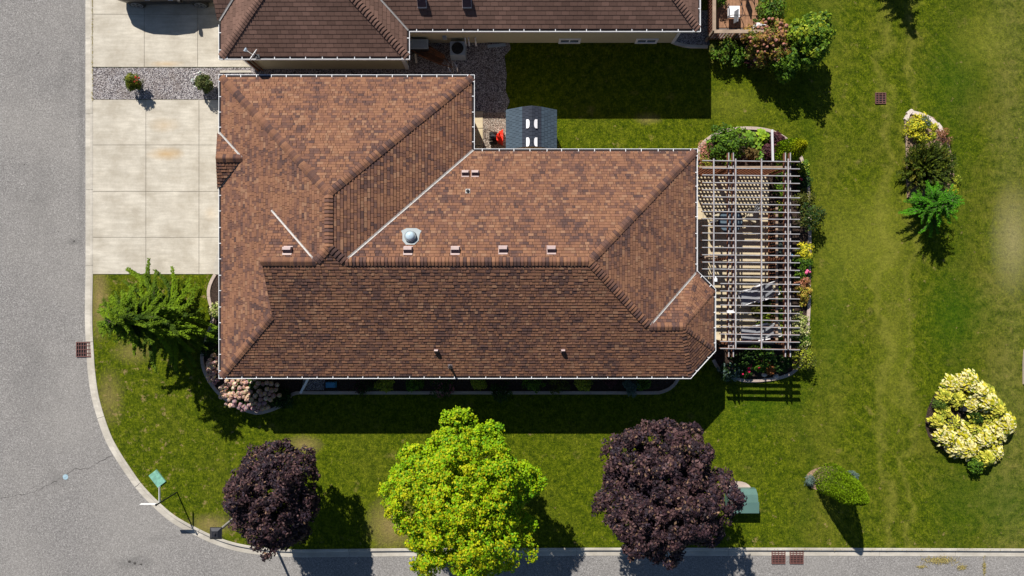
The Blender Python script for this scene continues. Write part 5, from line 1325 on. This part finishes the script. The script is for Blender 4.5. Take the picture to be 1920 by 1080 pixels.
mb = MB(); mb.bar(P3(914, 87, .08), P3(948, 83.5, .08), .12, .05); tag(mb.build('plank', M['ventgrey'], loc=(*P(931, 85), .05)), 'grey plank lying on the gravel along the siding', 'plank')
mb = MB(); mb.bar(P3(778.5, 101, .3), P3(781, 118, .1), .09, .04); tag(mb.build('plank', M['kerb'], loc=(*P(780, 110), .1)), 'short pale plank propped beside the wooden cart', 'plank')
mb = MB(); x, y = P(869, 88, .3); mb.box((x, y, .2), (.14, .26, .4), taper=.02); tag(mb.build('bucket', M['kerb'], loc=(x, y, 0)), 'pale narrow bucket between the air conditioner and the vent pipes', 'bucket')

# ------------------------------------------------------------ car
o = empty('parked_car', (*G(-631, -563), .02), 'dark bronze hatchback nosed towards the garage on the north driveway', 'car')
X0, Y0 = G(-731, -524)                       # rear, right flank; car runs +x, body to the north
L_, Wd = 4.5, 1.82; yc = Y0+Wd/2
def loft(mb, st_, mi=0, cap=True):
    n = len(st_[0]); vs = [v for s_ in st_ for v in s_]
    fs = [(i*n+k, (i+1)*n+k, (i+1)*n+k+1, i*n+k+1) for i in range(len(st_)-1) for k in range(n-1)]
    if cap: fs += [tuple(range(n)), tuple((len(st_)-1)*n+k for k in range(n))[::-1]]
    mb.add(vs, fs, mi)
def section(xx, zb, hw, zbelt, ztop, hwt):
    half = [(hw*.86, zb), (hw*.97, zb+.14), (hw, (zb+zbelt)*.55), (hw*.97, zbelt), (hwt, ztop-.05), (hwt*.8, ztop)]
    return [(X0+xx, yc-a, z) for a, z in half]+[(X0+xx, yc+a, z) for a, z in half[::-1]]
lower = [(0.0, .45, .60, .85, .95, .5), (.10, .32, .78, .95, 1.02, .66), (.5, .25, .90, .98, 1.03, .80), (1.2, .22, .91, .96, 1.0, .84), (2.6, .22, .91, .95, .99, .84), (3.4, .24, .90, .92, 1.0, .74), (4.1, .28, .84, .82, .88, .66), (4.4, .34, .70, .66, .74, .5), (4.5, .42, .55, .6, .66, .4)]
mb = MB(); loft(mb, [section(*q) for q in lower]); mb.build('body', M['carpaint'], o, smooth=True)
mb = MB(); cab = [(.12, .95, .74, 1.00, 1.05, .66), (.42, .95, .80, 1.1, 1.36, .62), (.75, .95, .82, 1.15, 1.44, .64), (1.7, .95, .83, 1.15, 1.49, .64), (2.5, .93, .82, 1.12, 1.42, .62), (3.3, .93, .76, .96, 1.0, .62)]
def csec(xx, zb, hw, zbelt, ztop, hwt):
    half = [(hw, zb-.05), (hw*.98, zb+.05), (hwt, ztop-.04)]
    return [(X0+xx, yc-a, z) for a, z in half]+[(X0+xx, yc+a, z) for a, z in half[::-1]]
loft(mb, [csec(*q) for q in cab]); mb.build('window', M['glass'], o)
mb = MB(); loft(mb, [[(X0+xx, yc-hwt-.01, zt-.05), (X0+xx, yc-hwt*.8, zt), (X0+xx, yc, zt+.02), (X0+xx, yc+hwt*.8, zt), (X0+xx, yc+hwt+.01, zt-.05)] for xx, _, _, _, zt, hwt in cab[1:5]]); mb.build('roof', M['carpaint'], o, smooth=True)
for xx in (.82, 3.50):
    for s_ in (-1, 1):
        wy = yc+s_*(Wd/2-.11); X = X0+xx
        mb = MB(); mb.tube([(X, wy-.11, .34), (X, wy-.09, .34), (X, wy+.09, .34), (X, wy+.11, .34)], [.30, .33, .33, .30], 26); wh = mb.build('wheel', M['rubber'], o)
        mb = MB(); yo = wy+s_*.115
        for k in range(5):
            t = 2*math.pi*k/5+.3
            for dt in (-.12, .12): mb.bar((X, yo, .34), (X+math.cos(t+dt)*.21, yo, .34+math.sin(t+dt)*.21), .03, .03)
        for k in range(20): t0, t1 = 2*math.pi*k/20, 2*math.pi*(k+1)/20; mb.bar((X+math.cos(t0)*.22, yo, .34+math.sin(t0)*.22), (X+math.cos(t1)*.22, yo, .34+math.sin(t1)*.22), .03, .03)
        mb.build('rim', M['alloy'], wh)
for s_ in (-1, 1):
    mb = MB(); mb.box((X0+2.95, yc+s_*(Wd/2+.06), 1.02), (.14, .22, .15), taper=.02); mb.build('mirror', M['carpaint'], o)
    mb = MB(); mb.box((X0+.13, yc+s_*.66, .85), (.14, .22, .14), taper=.02); mb.build('tail_light', M['lampred'], o)
    mb = MB(); mb.box((X0+4.28, yc+s_*.62, .64), (.2, .26, .12), taper=.02); mb.build('headlight', M['lampglass'], o)
    mb = MB(); mb.box((X0+1.55, yc+s_*(Wd/2+.005), .88), (.2, .03, .03)); mb.box((X0+2.5, yc+s_*(Wd/2+.005), .86), (.2, .03, .03)); mb.build('door_handle', M['alloy'], o)

# ------------------------------------------------------------ street things
def grate(name, px, py, w_, h_, nx, ny, z, label, group=None, rz=0, mat='rust'):
    x, y = P(px, py); o = empty(name, (x, y, z), label, 'drain', group)
    mb = MB(); mb.box((x, y, z-.03), (w_*1.0, h_*1.0, .01)); mb.build('pit', M['black'], o)
    mb = MB(); t = .035; f = .028
    for s_ in (-1, 1): mb.box((x+s_*(w_/2-t/2), y, z), (t, h_, .03)); mb.box((x, y+s_*(h_/2-t/2), z+.001), (w_-2*t-.002, t, .03))
    for i in range(1, nx): mb.box((x-w_/2+w_*i/nx, y, z-.002), (f, h_-2*t, .022))
    for i in range(1, ny): mb.box((x, y-h_/2+h_*i/ny, z-.006), (w_-2*t, f, .02))
    mb.build('bars', M[mat], o); return o
g2 = 'iron drain grates'
grate('drain_grate', 155, 655.5, .65, .64, 6, 4, -.075, 'square iron drain grate in the gutter of the left road', g2)
grate('drain_grate', 1461, 1045.5, .59, .60, 4, 8, -.075, 'left one of the two iron drain grates side by side at the bottom kerb', g2)
grate('drain_grate', 1495, 1045.5, .59, .60, 4, 8, -.075, 'right one of the two iron drain grates side by side at the bottom kerb', g2)
grate('drain_grate', 1650.5, 184.5, .46, .48, 3, 5, .03, 'square brown drain grate set in the open lawn', g2)
mb = MB(); x, y = P(120, 895.5); mb.tube([(x, y, -.12), (x, y, -.092)], .115, 20); mb.box((x, y, -.088), (.12, .03, .01), rz=R(30)); M['paleblue'] = simple('pale_blue_iron', (.30, .42, .48), .6, .2, 20)
tag(mb.build('valve_cover', M['paleblue'], loc=(x, y, -.1)), 'small round pale blue valve cover on the crack in the road', 'cover')
mb = MB(); x, y = P(295.5, 897); a = R(-52); mb.box((x, y, .02), (.66, .44, .06), rz=a, taper=.01)
for i, j in ((-1, 0), (0, 1), (-1, 1), (1, 0)): mb.box((x+i*.16*math.cos(a)-j*.1*math.sin(a), y+i*.16*math.sin(a)+j*.1*math.cos(a), .052), (.10, .08, .006), rz=a)
tag(mb.build('utility_cover_plate', M['lid'], loc=(x, y, 0)), 'pale green utility lid lying flush in the grass near the road bend', 'lid')
# green transformer box
cx_, cy_ = G(441, 400)
o = empty('utility_box', (cx_, cy_, 0), 'green metal utility box on a pale concrete pad by the larger purple tree', 'utility box')
mb = MB(); n = 16; poly = [(cx_-.60, cy_-.30), (cx_+.28, cy_-.30)]+[(cx_-.40+math.cos(math.pi*k/10)*.56, cy_+.52+math.sin(math.pi*k/10)*.34) for k in range(11)]
mb.prism(poly, -.02, .06); mb.build('pad', M['edging'], o)
xl, xr, yb_, yf = G(398, 0)[0], G(453, 0)[0], -G(0, 413)[1]*-1, G(0, 373)[1]
yb_ = G(0, 413)[1]
mb = MB(); hx = .58; ch = .16
prof3 = [(yb_, .06), (yf, .06), (yf, .30), (yf-.18, .50), (yf-.48, .56), (yb_, hx)]
for (ya_, za_), (yb2, zb2) in zip(prof3, prof3[1:]+prof3[:1]): mb.add([(xl, ya_, za_), (xr, ya_, za_), (xr, yb2, zb2), (xl, yb2, zb2)], [(0, 1, 2, 3)])
for xx in (xl, xr): mb.add([(xx, a_, b_) for a_, b_ in prof3], [tuple(range(6))])
mb.build('cabinet', M['green'], o)
mb = MB(); mb.box(((xl+xr)/2, (yf-.48+yb_)/2, .60), (xr-xl+.05, yf-.48-yb_+.04, .035), taper=.01); mb.build('lid', M['green'], o)
mb = MB(); ymark = yf-.20
for q in (-.17, -.10, -.02, .03, .08): mb.box(((xl+xr)/2+q-.03, ymark, .520), (.035 if q > -.05 else .05, .045 if q > -.05 else .012, .006))
mb.build('marking', M['cushion'], o)
# street name sign
bx_, by_ = P(332, 923); hs = 1.72
o = empty('street_sign', (bx_, by_, 0), 'thin street name sign pole with crossed blades at the road bend', 'street sign')
mb = MB(); mb.tube([(bx_, by_, -.05), (bx_, by_, hs)], .03, 8); mb.build('pole', M['black'], o)
mb = MB(); mb.box((bx_-.36, by_+.02, hs-.08), (.62, .018, .15)); mb.build('sign_blade', M['white'], o)
mb = MB(); mb.box((bx_+.03, by_+.36, hs-.22), (.018, .62, .12)); mb.build('sign_blade', M['white'], o)
mb = MB(); mb.tube([(bx_, by_, hs), (bx_, by_, hs+.03)], [.045, .03], 10); mb.build('cap', M['black'], o)
# lantern post
bx_, by_ = P(477, 940); hl = 3.9
o = empty('street_lamp', (bx_, by_, 0), 'post top lamp with a square dark hood beside the smaller purple tree', 'street lamp')
mb = MB(); mb.tube([(bx_, by_, -.05), (bx_, by_, .3), (bx_, by_, .32), (bx_, by_, hl-.35)], [.11, .10, .065, .05], 12); mb.build('pole', M['flash'], o)
mb = MB(); mb.box((bx_, by_, hl-.24), (.24, .24, .26), taper=-.06); mb.build('lantern', M['lampglass'], o)
mb = MB(); mb.box((bx_, by_, hl-.05), (.42, .42, .10), taper=.10); mb.box((bx_, by_, hl-.11), (.44, .44, .03)); mb.tube([(bx_, by_, hl), (bx_, by_, hl+.06)], [.06, .03], 12); mb.build('hood', M['darkmetal'], o)
# weeds and dry clippings at the road edge, bottom right
C = []; rs = np.random.RandomState(77)
for px, py, rx_, ry_, n_ in ((1765, 1052, 32, 8, 700), (1806, 1065, 10, 5, 160), (1730, 1064, 10, 3, 120), (1848, 1065, 3, 18, 160)):
    q = rs.normal(size=(n_, 2))*.45; q[:, 0] = q[:, 0]*rx_+px; q[:, 1] = q[:, 1]*ry_+py-q[:, 0]*0
    for a, b in q: C.append((*P(a, b), -.085+rs.uniform(0, .02)))
for t in range(260):
    py = rs.uniform(-10, 190) if t < 200 else rs.uniform(1028, 1032); q = P(rs.normal(174, .7), py) if t < 200 else P(rs.uniform(1400, 1900), py); C.append((q[0], q[1], .03))
C = np.array(C); np.random.seed(3)
leafmesh('dry_weeds', C, np.tile([0, 0, 1.], (len(C), 1))+rs.normal(size=C.shape)*.4, .06, .02, np.array([(.40, .33, .12)])*rs.uniform(.6, 1.2, (len(C), 1)), M['leaf'])
tag(bpy.data.objects['dry_weeds'], kind='stuff')
